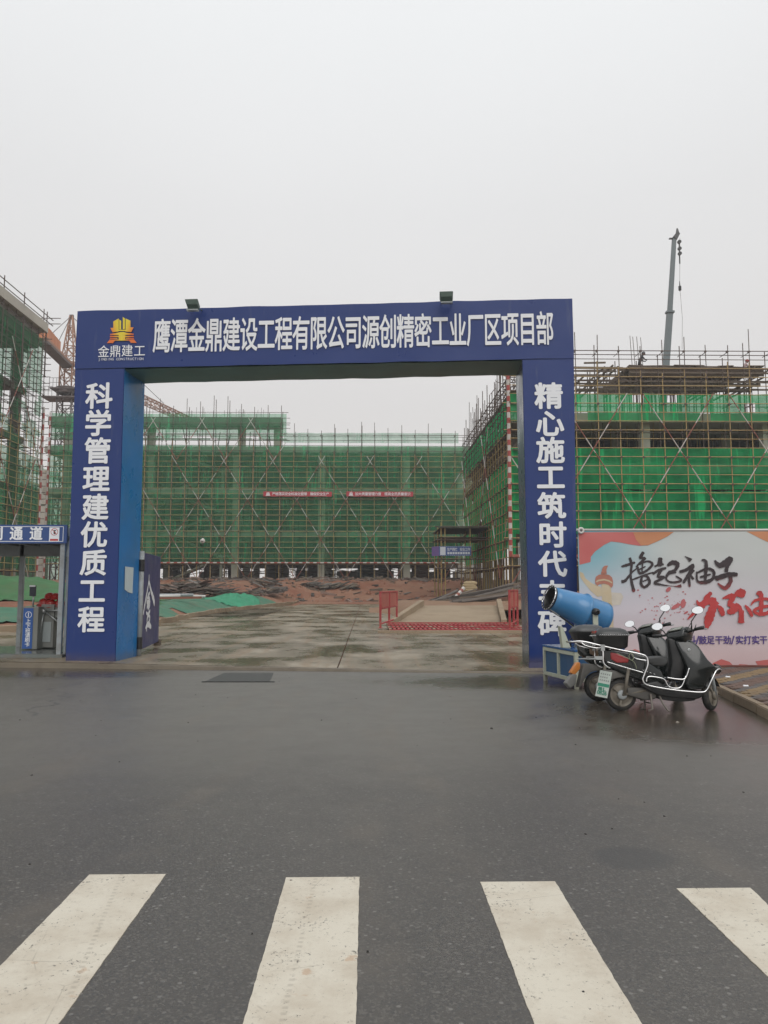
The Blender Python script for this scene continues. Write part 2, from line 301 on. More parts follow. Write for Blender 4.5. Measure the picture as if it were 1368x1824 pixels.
# ------------------------------------------------------------------ object helpers
ORG = {}
def top(name, loc, label, cat, group=None):
    o = bpy.data.objects.new(name, None); COL.objects.link(o); o.location = loc; o.empty_display_size = .2
    o['label'] = label; o['category'] = cat
    if group: o['group'] = group
    ORG[o] = Vector(loc); return o
def link(name, me, parent=None, mats=(), smooth=False, label=None, kind=None):
    o = bpy.data.objects.new(name, me); COL.objects.link(o)
    for m in mats: me.materials.append(m)
    if smooth:
        me.polygons.foreach_set('use_smooth', [True]*len(me.polygons))
    if parent is not None: o.parent = parent; ORG[o] = ORG[parent]
    if label: o['label'] = label
    if kind: o['kind'] = kind
    return o
class MB:
    def __init__(s): s.v = []; s.f = []; s.m = []
    def quad(s, a, b, c, d, mi=0):
        k = len(s.v); s.v += [Vector(x) for x in (a, b, c, d)]; s.f.append((k, k+1, k+2, k+3)); s.m.append(mi); return s
    def poly(s, pts, mi=0):
        k = len(s.v); s.v += [Vector(p) for p in pts]; s.f.append(tuple(range(k, k+len(pts)))); s.m.append(mi); return s
    def hexa(s, c, mi=0):
        """eight corners: bottom ring of four, top ring of four"""
        k = len(s.v); s.v += [Vector(p) for p in c]
        for q in ((3, 2, 1, 0), (4, 5, 6, 7), (0, 1, 5, 4), (1, 2, 6, 5), (2, 3, 7, 6), (3, 0, 4, 7)):
            s.f.append(tuple(k+i for i in q)); s.m.append(mi)
        return s
    def box(s, x0, x1, y0, y1, z0, z1, mi=0):
        return s.hexa([(x0, y0, z0), (x1, y0, z0), (x1, y1, z0), (x0, y1, z0), (x0, y0, z1), (x1, y0, z1), (x1, y1, z1), (x0, y1, z1)], mi)
    def obox(s, o, u, v, w_, mi=0):
        o, u, v, w_ = map(Vector, (o, u, v, w_))
        return s.hexa([o, o+u, o+u+v, o+v, o+w_, o+u+w_, o+u+v+w_, o+v+w_], mi)
    def tube(s, pts, r, n=6, mi=0, cap=True, close=False):
        pts = [Vector(p) for p in pts]; rs = r if isinstance(r, (list, tuple)) else [r]*len(pts)
        k = len(s.v); up = None; m_ = len(pts)
        for i, p in enumerate(pts):
            a = pts[i-1] if (i or close) else pts[0]; b = pts[(i+1) % m_] if (i < m_-1 or close) else pts[-1]
            d = (b-a).normalized() if (b-a).length > 1e-9 else Vector((0, 0, 1))
            if up is None: up = Vector((0, 0, 1)) if abs(d.z) < .9 else Vector((1, 0, 0))
            x = up.cross(d).normalized(); y = d.cross(x); up = y
            for j in range(n):
                t = 2*math.pi*j/n; s.v.append(p+(x*math.cos(t)+y*math.sin(t))*rs[i])
        for i in range(m_-1+(1 if close else 0)):
            i2 = (i+1) % m_
            for j in range(n):
                s.f.append((k+i*n+j, k+i*n+(j+1) % n, k+i2*n+(j+1) % n, k+i2*n+j)); s.m.append(mi)
        if cap and not close:
            s.f.append(tuple(k+j for j in range(n-1, -1, -1))); s.m.append(mi)
            s.f.append(tuple(k+(m_-1)*n+j for j in range(n))); s.m.append(mi)
        return s
    def lathe(s, c, axis, prof, n=24, mi=0):
        """prof: (distance along axis, radius)"""
        c = Vector(c); a = Vector(axis).normalized(); x = a.orthogonal().normalized(); y = a.cross(x); k = len(s.v)
        for d, r in prof:
            for j in range(n):
                t = 2*math.pi*j/n; s.v.append(c+a*d+(x*math.cos(t)+y*math.sin(t))*max(r, 1e-4))
        for i in range(len(prof)-1):
            for j in range(n):
                s.f.append((k+i*n+j, k+i*n+(j+1) % n, k+(i+1)*n+(j+1) % n, k+(i+1)*n+j)); s.m.append(mi)
        return s
    def mesh(s, name, off=None):
        off = off or Vector((0, 0, 0))
        me = bpy.data.meshes.new(name); me.from_pydata([v-off for v in s.v], [], s.f); me.update()
        me.polygons.foreach_set('material_index', s.m); return me
    def build(s, name, mats, parent=None, smooth=False, label=None, kind=None, bevel=0):
        if not isinstance(mats, (list, tuple)): mats = [mats]
        me = s.mesh(name, ORG.get(parent) if parent is not None else None)
        if bevel:
            bm = bmesh.new(); bm.from_mesh(me); bmesh.ops.remove_doubles(bm, verts=bm.verts, dist=1e-5)
            bmesh.ops.recalc_face_normals(bm, faces=bm.faces)
            bmesh.ops.bevel(bm, geom=list(bm.edges), offset=bevel, segments=2, affect='EDGES', profile=.6, clamp_overlap=True)
            bm.to_mesh(me); bm.free()
        return link(name, me, parent, mats, smooth, label, kind)
def structure(o): o['kind'] = 'structure'; return o

_UNIT = {}
def unit_pole(m, n=6):
    if (m.name, n) not in _UNIT:
        b = MB().tube([(0, 0, 0), (0, 0, 1)], 1, n); me = b.mesh('pole'); me.materials.append(m)
        me.polygons.foreach_set('use_smooth', [len(f) == 4 for f in b.f]); _UNIT[m.name, n] = me
    return _UNIT[m.name, n]
def unit_band(nb, mA=None, mB=None):
    key = ('band', nb)
    if key not in _UNIT:
        b = MB()
        for i in range(nb): b.tube([(0, 0, i/nb), (0, 0, (i+1)/nb)], 1, 6, i % 2)
        me = b.mesh('banded_pole'); me.materials.append(mA or M_REDP); me.materials.append(mB or M_WHTP); _UNIT[key] = me
    return _UNIT[key]
def stick(name, parent, p, q, r, me, label=None):
    p, q = Vector(p), Vector(q); d = q-p
    o = bpy.data.objects.new(name, me); COL.objects.link(o); o.parent = parent
    o.location = p-ORG[parent]; o.rotation_mode = 'QUATERNION'; o.rotation_quaternion = d.to_track_quat('Z', 'Y')
    o.scale = (r, r, d.length)
    if label: o['label'] = label
    return o

# glyphs from the built-in font
_GL = {}
def glyph(ch, off=.0):
    if (ch, off) in _GL: return _GL[ch, off]
    cu = bpy.data.curves.new('t', 'FONT'); cu.body = ch; cu.size = 1; cu.offset = off; cu.resolution_u = 3
    o = bpy.data.objects.new('t', cu); COL.objects.link(o)
    dg = bpy.context.evaluated_depsgraph_get(); me = bpy.data.meshes.new_from_object(o.evaluated_get(dg))
    vs = [(v.co.x, v.co.y) for v in me.vertices]; fs = [tuple(p.vertices) for p in me.polygons]
    bpy.data.meshes.remove(me); bpy.data.objects.remove(o); bpy.data.curves.remove(cu)
    _GL[ch, off] = (vs, fs); return vs, fs
_v = glyph('国')[0]
_x0, _x1 = min(v[0] for v in _v), max(v[0] for v in _v); _y0, _y1 = min(v[1] for v in _v), max(v[1] for v in _v)
GX, GY, GW, GH = (_x0+_x1)/2, (_y0+_y1)/2, (_x1-_x0)*1.03, (_y1-_y0)*1.02
def put_glyph(mb, ch, place, cx, cy, w_, h_, off=.022, latin=False, shear=0, mi=0):
    """place(s,t)->Vector ; glyph centred at (cx,cy), em box w_ x h_"""
    bold = off*1.15; off = 0
    vs, fs = glyph(ch, off)
    if not vs: return
    if latin:
        a0, a1 = min(v[0] for v in vs), max(v[0] for v in vs); mxx = (a0+a1)/2; gx, gy, gw, gh = mxx, GY, GW, GH
        capv = glyph('H', off)[0]; c0, c1 = min(v[1] for v in capv), max(v[1] for v in capv); gy, gh = (c0+c1)/2, c1-c0; gw = gh*.75
    else: gx, gy, gw, gh = GX, GY, GW, GH
    nv = (place(cx+.01, cy)-place(cx, cy)).cross(place(cx, cy+.01)-place(cx, cy)).normalized()
    sh = [(0, 0)]+([(math.cos(q*math.pi/4)*bold, math.sin(q*math.pi/4)*bold) for q in range(8)] if bold else [])
    for q, (dx, dy) in enumerate(sh):
        k = len(mb.v)
        for x, y in vs:
            u, v = (x-gx)/gw+dx, (y-gy)/gh+dy
            mb.v.append(place(cx+(u+shear*v)*w_, cy+v*h_)+nv*(.0004*q))
        for f in fs: mb.f.append(tuple(k+i for i in f)); mb.m.append(mi)
def catmull(pts, n=6):
    out = []; P = [pts[0]]+list(pts)+[pts[-1]]
    for i in range(1, len(P)-2):
        a, b, c, d = P[i-1:i+3]
        for j in range(n):
            t = j/n
            out.append(tuple(.5*((2*b[k])+(-a[k]+c[k])*t+(2*a[k]-5*b[k]+4*c[k]-d[k])*t*t+(-a[k]+3*b[k]-3*c[k]+d[k])*t**3) for k in range(len(b))))
    out.append(tuple(pts[-1])); return out
def brush(mb, place, pts, mi=0, tip=.35):
    """pts: (s,t,width) ; tapered ribbon of a brush stroke"""
    q = catmull(pts, 6); L, Rr = [], []
    for i, p in enumerate(q):
        a = q[max(0, i-1)]; b = q[min(len(q)-1, i+1)]; dx, dy = b[0]-a[0], b[1]-a[1]; l = math.hypot(dx, dy) or 1
        ww = p[2]/2*(tip if i in (0, len(q)-1) else 1)*(1+.12*math.sin(i*2.3))
        L.append((p[0]-dy/l*ww, p[1]+dx/l*ww)); Rr.append((p[0]+dy/l*ww, p[1]-dx/l*ww))
    k = len(mb.v)
    for a, b in zip(L, Rr): mb.v += [place(*a), place(*b)]
    for i in range(len(q)-1): mb.f.append((k+2*i, k+2*i+1, k+2*i+3, k+2*i+2)); mb.m.append(mi)

# ------------------------------------------------------------------ ground
def sm(x, a, b):
    t = min(1, max(0, (x-a)/(b-a))); return t*t*(3-2*t)
def apron(x, y):
    s = min(1, max(0, (y-15)/47)); return .02+.28*s+.075*min(1, max(0, (2-x)/8))*(1-sm(y, 24, 34)*.5)
def kerb_x(y):  # right edge of the netted ground, left edge of the slab
    if y < 30: return -8.3-(30-y)**1.6*.35
    return -8.25+.004*(min(y, 41)-30)+(0 if y < 41 else 1.2*sm(y, 41, 52)+max(0, y-50)*.13)
def terrain(x, y):
    if y < 17.2: return -.06
    z = apron(x, y)-.06
    n_ = noise.noise(Vector((x*.35, y*.35, 0)))*.5+noise.noise(Vector((x*1.3, y*1.3, 3)))*.2
    kx = kerb_x(y)
    left = sm(-x, -kx+.3, -kx+2.6)*sm(y, 25.5, 36)
    z += left*(.62+.2*sm(-x, 10, 18))+left*n_*.14
    bank = sm(y, 64, 79); z = z*(1-bank)+bank*(2.35+n_*(.15+.5*(1-bank)*2))
    if y > 60: z += sm(y, 60, 64)*(1-bank)*(n_*.35+.06)
    rt = sm(x, 5.6, 9)*sm(y, 34, 47); z = z*(1-rt)+rt*max(z, 1.25+n_*.35)
    mid = sm(y, 37, 44)*sm(x, 2.4, 5.2)*(1-sm(y, 66, 75)); z = max(z, z*(1-mid)+mid*(.8+n_*.3))
    return z
def grid(xs, ys, fz, name, m, parent=None, kind=None, hole=None, label=None):
    b = MB(); nx, ny = len(xs), len(ys)
    for y in ys:
        for x in xs: b.v.append(Vector((x, y, fz(x, y))))
    for j in range(ny-1):
        for i in range(nx-1):
            if hole and hole((xs[i]+xs[i+1])/2, (ys[j]+ys[j+1])/2): continue
            b.f.append((j*nx+i, j*nx+i+1, (j+1)*nx+i+1, (j+1)*nx+i)); b.m.append(0)
    return b.build(name, m, parent, True, label, kind)
def lin(a, b, n): return [a+(b-a)*i/n for i in range(n+1)]
structure(grid([-900, -300, -120, -70]+lin(-45, 35, 130)+[60, 120, 300, 900], [-900, -300, -60, 0, 12, 16.5]+lin(17, 95, 130)+[110, 140, 200, 400, 1200], terrain, 'ground', M_DIRT))

def front_y(x): return 14.88-.127*(x)   # seam between asphalt and concrete
b = MB(); b.v = []
b.poly([(-80, -40, 0), (80, -40, 0), (80, 14.76, 0), (3.9, 14.76, 0), (3.9, front_y(3.9), 0), (-18, front_y(-18), 0), (-80, front_y(-18), 0)])
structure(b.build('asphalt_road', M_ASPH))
# concrete slabs of the site road, each cast bay its own piece with a joint between
xs_edges = [-60, -30, -14, -5.2, -.6, 4.0, 8.6]
site = None
ys_edges = [14.0, 19.5, 25.4, 31, 37, 43, 49, 55, 62.5]
ro = bpy.data.objects.new('concrete_road', None); COL.objects.link(ro); ORG[ro] = Vector((0, 0, 0)); ro['kind'] = 'structure'
for j in range(len(ys_edges)-1):
    for i in range(len(xs_edges)-1):
        x0, x1, y0, y1 = xs_edges[i], xs_edges[i+1], ys_edges[j], ys_edges[j+1]
        if x1 <= -13.9 and y0 > 24: continue
        if x0 > 3.9 and j > 3: continue
        if x0 < -13.9 and x0 > -31 and y0 > 19: y1 = 24.6
        if -.7 < x0 < 4.1 and 25 < y0 < 37.5: pass
        def clampx(x, y): return x
        gp = .012; nx, ny = 6, 6; mb = MB()
        if i == 5 and j == 0: continue
        for jj in range(ny+1):
            for ii in range(nx+1):
                x = x0+gp+(x1-x0-2*gp)*ii/nx; y = y0+gp+(y1-y0-2*gp)*jj/ny
                if j == 0: y = front_y(x)+gp+(y1-gp-front_y(x)-gp)*jj/ny
                if x1 <= -5 and x1 > -13.9 and y > 25: x = max(x, kerb_x(y)-.05) if x1 > -6 else x
                mb.v.append(Vector((x, y, apron(x, y)+(.012 if j == 0 and jj == 0 else 0))))
        if x0 == -14 and y0 > 25:
            mb.v = [Vector((max(v.x, kerb_x(v.y)-.02), v.y, v.z)) for v in mb.v]
        for jj in range(ny):
            for ii in range(nx): mb.f.append((jj*(nx+1)+ii, jj*(nx+1)+ii+1, (jj+1)*(nx+1)+ii+1, (jj+1)*(nx+1)+ii)); mb.m.append(0)
        mb.build('slab', M_CONC, ro, True)
b = MB()     # little lip where the slab meets the asphalt
for i in range(40):
    x0, x1 = -18+i*.55, -18+(i+1)*.55
    if x1 > 4: break
    h0 = apron(x0, 15)+.013
    b.hexa([(x0, front_y(x0)-.05, -.02), (x1, front_y(x1)-.05, -.02), (x1, front_y(x1)+.03, -.02), (x0, front_y(x0)+.03, -.02),
            (x0, front_y(x0)-.03, h0*.75), (x1, front_y(x1)-.03, h0*.75), (x1, front_y(x1)+.03, h0), (x0, front_y(x0)+.03, h0)])
b.build('slab_edge', mat('slab_edge_concrete', (.15, .125, .09), .5, .3, 2, dirt=(.09, .07, .05), dscale=1.5, dmix=.6), ro)
# red mud tracked over the far end of the slab
structure(grid(lin(-9.5, 9, 40), lin(58, 66, 14), lambda x, y: apron(x, y)+.012+.09*sm(y, 59+2*noise.noise(Vector((x*.4, 0, 0))), 63)-.09*(1-sm(y, 58.5, 60)), 'mud', M_DIRT))

# zebra crossing
def stripe(a, b_, y0, name='crosswalk_stripe'):
    n = 120; mb = MB(); L, Rr = [], []
    for i in range(n+1):
        y = y0+(-.3-y0)*i/n; t = i/n
        def xx(p): return p[0]+(p[2]-p[0])*t
        jl = rnd.uniform(-.0018, .0018); jr = rnd.uniform(-.002, .002)
        L.append((a[0]+(a[1]-a[0])*t+jl, y)); Rr.append((b_[0]+(b_[1]-b_[0])*t+jr, y))
    for i in range(n):
        mb.hexa([(L[i+1][0], L[i+1][1], .0), (Rr[i+1][0], Rr[i+1][1], .0), (Rr[i][0], Rr[i][1], .0), (L[i][0], L[i][1], .0),
                 (L[i+1][0], L[i+1][1], .004), (Rr[i+1][0], Rr[i+1][1], .004), (Rr[i][0], Rr[i][1], .004), (L[i][0], L[i][1], .004)])
    o = mb.build(name, M_STRIPE); structure(o); return o
g_ = lambda x, y: gr(x, y)
def stripe_px(tl, tr, bl, br):
    A, B, Cc, D = gr(*tl), gr(*tr), gr(*bl), gr(*br)
    def ext(p, q): return p.x+(q.x-p.x)*((-.3-p.y)/(q.y-p.y))
    stripe((A.x, ext(A, Cc)), (B.x, ext(B, D)), (A.y+B.y)/2)
stripe_px((160, 1558), (295, 1559), (0, 1722), (105, 1824))
stripe_px((510, 1563), (640, 1564), (433, 1824), (634, 1824))
stripe_px((855, 1570), (990, 1573), (951, 1824), (1143, 1824))
stripe_px((1203, 1581), (1340, 1585), (1368, 1741), (1560, 1800))
for x in (-2.66, -3.76, 2.8, 3.9): stripe((x, x), (x+.44, x+.44), 4.45 if x < 0 else 4.2)

# drain cover in the asphalt
o = top('drain_cover', gr(430, 1206), 'long dark metal drain plate lying flat in the asphalt before the gate', 'drain cover')
p0, p1, p2, p3 = gr(366, 1214), gr(480, 1214), gr(487, 1199), gr(400, 1199)
MB().hexa([p0, p1, p2, p3]+[p+Vector((0, 0, .007)) for p in (p0, p1, p2, p3)]).build('plate', M_IRON, o)
q0, q1 = gr(359, 1215.3), gr(489, 1215.3)
MB().obox(q0, q1-q0, (0, .045, 0), (0, 0, .012)).build('edge_bar', M_BLACKP, o)
# pebbles and grit
b = MB()
for i in range(150):
    x, y = rnd.uniform(-6, 7), rnd.uniform(3.2, 14); s = rnd.uniform(.003, .009)*(1 if rnd.random() < .93 else 1.7)
    b.hexa([(x+dx*s*rnd.uniform(.6, 1.3), y+dy*s*rnd.uniform(.6, 1.3), 0) for dx, dy in ((-1, -1), (1, -1), (1, 1), (-1, 1))]+
           [(x+dx*s*.6, y+dy*s*.6, s*rnd.uniform(.5, 1)) for dx, dy in ((-1, -1), (1, -1), (1, 1), (-1, 1))], 0 if rnd.random() < .72 else 1)
o = b.build('gravel', [mat('grit_dark', (.03, .028, .025), .8, .3, 9), mat('grit_pale', (.24, .22, .19), .8, .3, 9)])
o['kind'] = 'stuff'; o['label'] = 'small dark and pale stones scattered over the asphalt'; o['category'] = 'gravel'

# ------------------------------------------------------------------ pavement with kerb (right)
K0, K1 = gr(1255, 1212, .12), gr(1368, 1265, .12)
kd = (K1-K0).normalized(); kd.z = 0
KA = K0-kd*2.45; KA = Vector((KA.x, KA.y, 0)); KLEN = 15.0
kn = Vector((kd.y, -kd.x, 0));
if kn.x < 0: kn = -kn
pv = bpy.data.objects.new('pavement', None); COL.objects.link(pv); pv['kind'] = 'structure'; ORG[pv] = Vector((0, 0, 0))
kb = MB().obox((0, .006, 0), (.988, 0, 0), (0, .115, 0), (0, 0, .135)).mesh('kerb_stone')
bm = bmesh.new(); bm.from_mesh(kb); bmesh.ops.remove_doubles(bm, verts=bm.verts, dist=1e-5); bmesh.ops.recalc_face_normals(bm, faces=bm.faces)
bmesh.ops.bevel(bm, geom=list(bm.edges), offset=.012, segments=2, affect='EDGES'); bm.to_mesh(kb); bm.free(); kb.materials.append(M_KERBS)
ang = math.atan2(kd.y, kd.x)
for i in range(int(KLEN)):
    p = KA+kd*i; o = bpy.data.objects.new('kerb_stone', kb); COL.objects.link(o); o.parent = pv
    o.location = (p.x, p.y, -.012+rnd.uniform(-.004, .004)); o.rotation_euler = (rnd.uniform(-.01, .01), 0, ang+rnd.uniform(-.006, .006)); o.scale.y = 1
HY = 14.75
MB().poly([KA+kn*.1+Vector((0, 0, .072)), KA+kd*KLEN+kn*.1+Vector((0, 0, .072)), (30, (KA+kd*KLEN).y, .072), (30, HY+.6, .072), (KA.x+.05, HY+.6, .072)]).build('bedding', mat('pavement_mortar', (.06, .048, .038), .8, .3, 6), pv)
for mm, nm in ((M_PAVR, 'r'), (M_PAVY, 'y'), (M_PAVG, 'g')):
    me = MB().box(-.097, .097, -.047, .047, -.03, 0).mesh('paving_brick')
    bm = bmesh.new(); bm.from_mesh(me); bmesh.ops.remove_doubles(bm, verts=bm.verts, dist=1e-5); bmesh.ops.recalc_face_normals(bm, faces=bm.faces)
    bmesh.ops.bevel(bm, geom=[e_ for e_ in bm.edges if all(v.co.z > -.001 for v in e_.verts)], offset=.006, segments=1, affect='EDGES'); bm.to_mesh(me); bm.free()
    me.materials.append(mm); _UNIT[nm] = me
rest = MB(); cnt = 0; cand = []
ca, sa = math.cos(.0), math.sin(.0)
for r_ in range(-10, 60):
    for c_ in range(0, 40):
        x = 4.3+c_*.2+(.1 if r_ % 2 else 0); y = HY+.05-r_*.1
        if y > HY-.02: continue
        rel = Vector((x, y, 0))-KA; dd = rel.dot(kn)
        if dd < .215 or rel.dot(kd) > KLEN: continue
        diag = (c_*2+(r_ % 2)+r_) % 12
        t_ = 'y' if diag in (0, 1, 2) else ('r' if diag in (5, 6, 7, 8) else 'g')
        px = 657+F*x/y
        cand.append((0 if px < 1385 else 1, y, x, t_))
cand.sort()
cols = {'r': 0, 'y': 1, 'g': 2}
for q, y, x, t_ in cand:
    z = .108+rnd.uniform(-.004, .004)
    if q == 0 and cnt < 300:
        o = bpy.data.objects.new('paving_brick', _UNIT[t_]); COL.objects.link(o); o.parent = pv; o.location = (x, y, z)
        o.rotation_euler = (rnd.uniform(-.02, .02), rnd.uniform(-.02, .02), rnd.uniform(-.015, .015)); cnt += 1
    else:
        rest.box(x-.097, x+.097, y-.047, y+.047, z-.03, z, cols[t_])
rest.build('paving_bricks', [M_PAVR, M_PAVY, M_PAVG], pv, kind='stuff')

# ------------------------------------------------------------------ gateway
GL = at(139, 555, 16.1); GR_ = at(1019, 532, 15.25)
gu = Vector((GR_.x-GL.x, GR_.y-GL.y, 0)).normalized(); gv = Vector((-gu.y, gu.x, 0))
GO = Vector((GL.x, GL.y, 0)); GT = 1.15
def gp(px, py):
    """picture point on the gate's front plane -> (s along, z)"""
    d = ray(px, py); o_ = Vector((0, 0, H)); t = (GO-o_).dot(gv)/d.dot(gv); p = o_+d*t
    return (p-GO).dot(gu), p.z
def gpl(eps): return lambda s, z: GO+gu*s+Vector((0, 0, z))-gv*eps
def g3(s, v, z): return GO+gu*s+gv*v+Vector((0, 0, z))
gate = top('gateway_arch', tuple(GO+gu*5.3+Vector((0, 0, .05))), 'tall navy blue site gateway with white Chinese lettering spanning the entrance', 'gateway')
sLt, zLt = gp(139, 555); sRt, zRt = gp(1019, 532)
sLj, zLj = gp(134, 657); sRj, zRj = gp(1022, 638)
sLb, _ = gp(117, 1175); sRb, _ = gp(1030, 1194)
sLit, zi = gp(222, 655); sLib, _ = gp(206, 1178)
sRit, zri = gp(930, 640); sRib, _ = gp(943, 1192)
def pillar(s0b, s1b, s0t, s1t, zb0, zt, sidemats, side):
    b = MB(); n = 14
    ring = lambda t: [(s0b+(s0t-s0b)*t, 0), (s1b+(s1t-s1b)*t, 0), (s1b+(s1t-s1b)*t, GT), (s0b+(s0t-s0b)*t, GT)]
    rows = []
    for i in range(n+1):
        t = i/n; z = zb0+(zt-zb0)*t; rows.append([g3(s, v, z) for s, v in ring(t)])
    k = 0
    for r_ in rows: b.v += r_
    for i in range(n):
        for j in range(4):
            b.f.append((4*i+j, 4*i+(j+1) % 4, 4*i+4+(j+1) % 4, 4*i+4+j)); b.m.append(0 if j == 0 else 1)
    b.f.append((3, 2, 1, 0)); b.m.append(1); b.f.append((4*n, 4*n+1, 4*n+2, 4*n+3)); b.m.append(1)
    return b.build('pillar', sidemats, gate, label=side)
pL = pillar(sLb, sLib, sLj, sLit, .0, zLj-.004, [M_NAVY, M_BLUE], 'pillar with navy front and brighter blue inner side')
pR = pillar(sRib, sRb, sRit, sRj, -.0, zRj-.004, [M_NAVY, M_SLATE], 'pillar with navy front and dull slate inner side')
# banner skin standing 12 mm proud of each pillar, with a hem fold
def skin(s0b, s1b, s0t, s1t, z0, z1, name, parent, wr=.012):
    nx, nz_ = 12, 40; b = MB()
    for j in range(nz_+1):
        t = j/nz_
        for i in range(nx+1):
            u_ = i/nx; s = (s0b+(s0t-s0b)*t)*(1-u_)+(s1b+(s1t-s1b)*t)*u_; z = z0+(z1-z0)*t
            e_ = .016+(wr*noise.noise(Vector((s*.9, z*.5, 7)))+.007*noise.noise(Vector((s*2.2+z*1.3, z*.9, 3))))*math.sin(math.pi*u_)
            b.v.append(g3(s, -e_, z))
    for j in range(nz_):
        for i in range(nx): b.f.append((j*(nx+1)+i, j*(nx+1)+i+1, (j+1)*(nx+1)+i+1, (j+1)*(nx+1)+i)); b.m.append(0)
    return b.build(name, M_NAVY, parent, True)
skin(sLb+.01, sLib-.01, sLj+.01, sLit-.01, .06, zLj-.02, 'banner_sheet', pL)
skin(sRib+.01, sRb-.01, sRit+.01, sRj-.01, .06, zRj-.02, 'banner_sheet', pR)
MB().hexa([g3(sLb-.015, -.05, .01), g3(sLib+.02, -.05, .01), g3(sLib+.02, 0, .01), g3(sLb-.015, 0, .01), g3(sLb-.015, -.03, .1), g3(sLib+.02, -.03, .1), g3(sLib+.02, 0, .1), g3(sLb-.015, 0, .1)]).build('hem', M_NAVY, pL)
MB().hexa([g3(sRib-.015, -.05, .01), g3(sRb+.02, -.05, .01), g3(sRb+.02, 0, .01), g3(sRib-.015, 0, .01), g3(sRib-.015, -.03, .12), g3(sRb+.02, -.03, .12), g3(sRb+.02, 0, .12), g3(sRib-.015, 0, .12)]).build('hem', M_NAVY, pR)
# cross beam: front banner, dark tarp underneath
b = MB(); zb = (zLj+zRj)/2; nx = 40
b.hexa([g3(sLj, 0, zLj), g3(sRj, 0, zRj), g3(sRj, GT, zRj), g3(sLj, GT, zLj), g3(sLt, 0, zLt-.01), g3(sRt, 0, zRt-.01), g3(sRt, GT, zRt-.01), g3(sLt, GT, zLt-.01)])
b.m[0] = 1
beam = b.build('beam', [M_NAVY, M_SOFF], gate)
b = MB(); rows = 8
for j in range(rows+1):
    t = j/rows
    for i in range(nx*2+1):
        u_ = i/(nx*2); s = (sLj+(sLt-sLj)*t)*(1-u_)+(sRj+(sRt-sRj)*t)*u_; z = (zLj+(zLt-zLj)*t)*(1-u_)+(zRj+(zRt-zRj)*t)*u_
        edge = math.sin(math.pi*t)
        if j == rows: z += .018*noise.noise(Vector((s*1.2, 5, 0)))
        if j == 0: z += .012*noise.noise(Vector((s*1.5, 9, 0)))-.006
        b.v.append(g3(s, -.024-(.014*noise.noise(Vector((s*.8, z*1.2, 1)))+.008*noise.noise(Vector((s*2.1-z*1.4, z*.8, 1))))*edge, z))
for j in range(rows):
    for i in range(nx*2): b.f.append((j*(nx*2+1)+i, j*(nx*2+1)+i+1, (j+1)*(nx*2+1)+i+1, (j+1)*(nx*2+1)+i)); b.m.append(0)
b.build('banner_sheet', M_NAVY, beam, True)
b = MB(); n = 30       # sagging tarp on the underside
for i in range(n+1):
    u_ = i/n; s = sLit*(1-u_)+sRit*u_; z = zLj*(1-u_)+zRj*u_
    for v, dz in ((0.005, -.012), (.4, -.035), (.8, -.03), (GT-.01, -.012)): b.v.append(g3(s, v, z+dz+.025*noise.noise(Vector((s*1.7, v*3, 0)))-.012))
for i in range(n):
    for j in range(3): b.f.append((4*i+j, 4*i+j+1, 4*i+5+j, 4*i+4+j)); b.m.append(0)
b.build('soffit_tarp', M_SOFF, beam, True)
# lettering
def line_px(mb, s, xs, ys, w_px, h_px, pl, off=.024):
    for ch, x, y in zip(s, xs, ys):
        c = gp(x, y); e1 = gp(x+w_px/2, y); e2 = gp(x, y-h_px/2)
        put_glyph(mb, ch, pl, c[0], c[1], 2*(e1[0]-c[0]), 2*(e2[1]-c[1]), off)
b = MB(); txt = '鹰潭金鼎建设工程有限公司源创精密工业厂区项目部'
nn = len(txt)
line_px(b, txt, [289.5+(970-289.5)*i/(nn-1) for i in range(nn)], [600.5-(600.5-587)*i/(nn-1) for i in range(nn)], 27.5, 56, gpl(.042), .017)
b.build('lettering', M_WHITE, beam)
b = MB(); line_px(b, '科学管理建优质工程', [177.6, 176, 175, 172.6, 171, 168.7, 167.5, 165, 163.7], [706.5, 755, 804, 854, 904, 953, 1003, 1053, 1104], 42, 43, gpl(.030), .026)
b.build('lettering', M_WHITE, pL)
b = MB(); line_px(b, '精心施工筑时代丰碑', [977, 979, 980, 980.5, 982, 983.6, 984, 983.5, 983], [706.5, 755.5, 803, 851, 901.6, 953.5, 1005, 1058, 1111], 44, 43, gpl(.030), .030)
b.build('lettering', M_WHITE, pR)
# emblem: stepped towers on a roofed base, yellow to orange
def em(mb, pts, mi=0):
    mb.poly([gpl(.042)(*gp(150+x/10.523, 550+y/10.523)) for x, y in reversed(pts)], mi)
me_ = bpy.data.materials.new('emblem_yellow_orange'); me_.use_nodes = True; t = me_.node_tree; bs = t.nodes['Principled BSDF']
gg = t.nodes.new('ShaderNodeNewGeometry').outputs['Position']; ss = t.nodes.new('ShaderNodeSeparateXYZ'); t.links.new(gg, ss.inputs[0])
pc = gpl(0)(*gp(218, 590)); dxn = node_math(t, 'ABSOLUTE', node_math(t, 'SUBTRACT', ss.outputs[0], pc.x))
zlow = gp(218, 612)[1]; dn = node_math(t, 'SUBTRACT', pc.z+.25, ss.outputs[2])
f_ = node_range(t, node_math(t, 'ADD', dxn, node_math(t, 'MULTIPLY', dn, .35)), .12, .36)
t.links.new(node_mix(t, f_, (.75, .60, .04), (.72, .17, .035)), bs.inputs['Base Color']); bs.inputs['Roughness'].default_value = .5
b = MB()
em(b, [(560, 250), (662, 195), (662, 405), (560, 405)]); em(b, [(672, 215), (708, 240), (708, 400), (672, 400)])
em(b, [(738, 165), (778, 195), (778, 395), (738, 395)]); em(b, [(790, 195), (882, 235), (882, 405), (790, 405)])
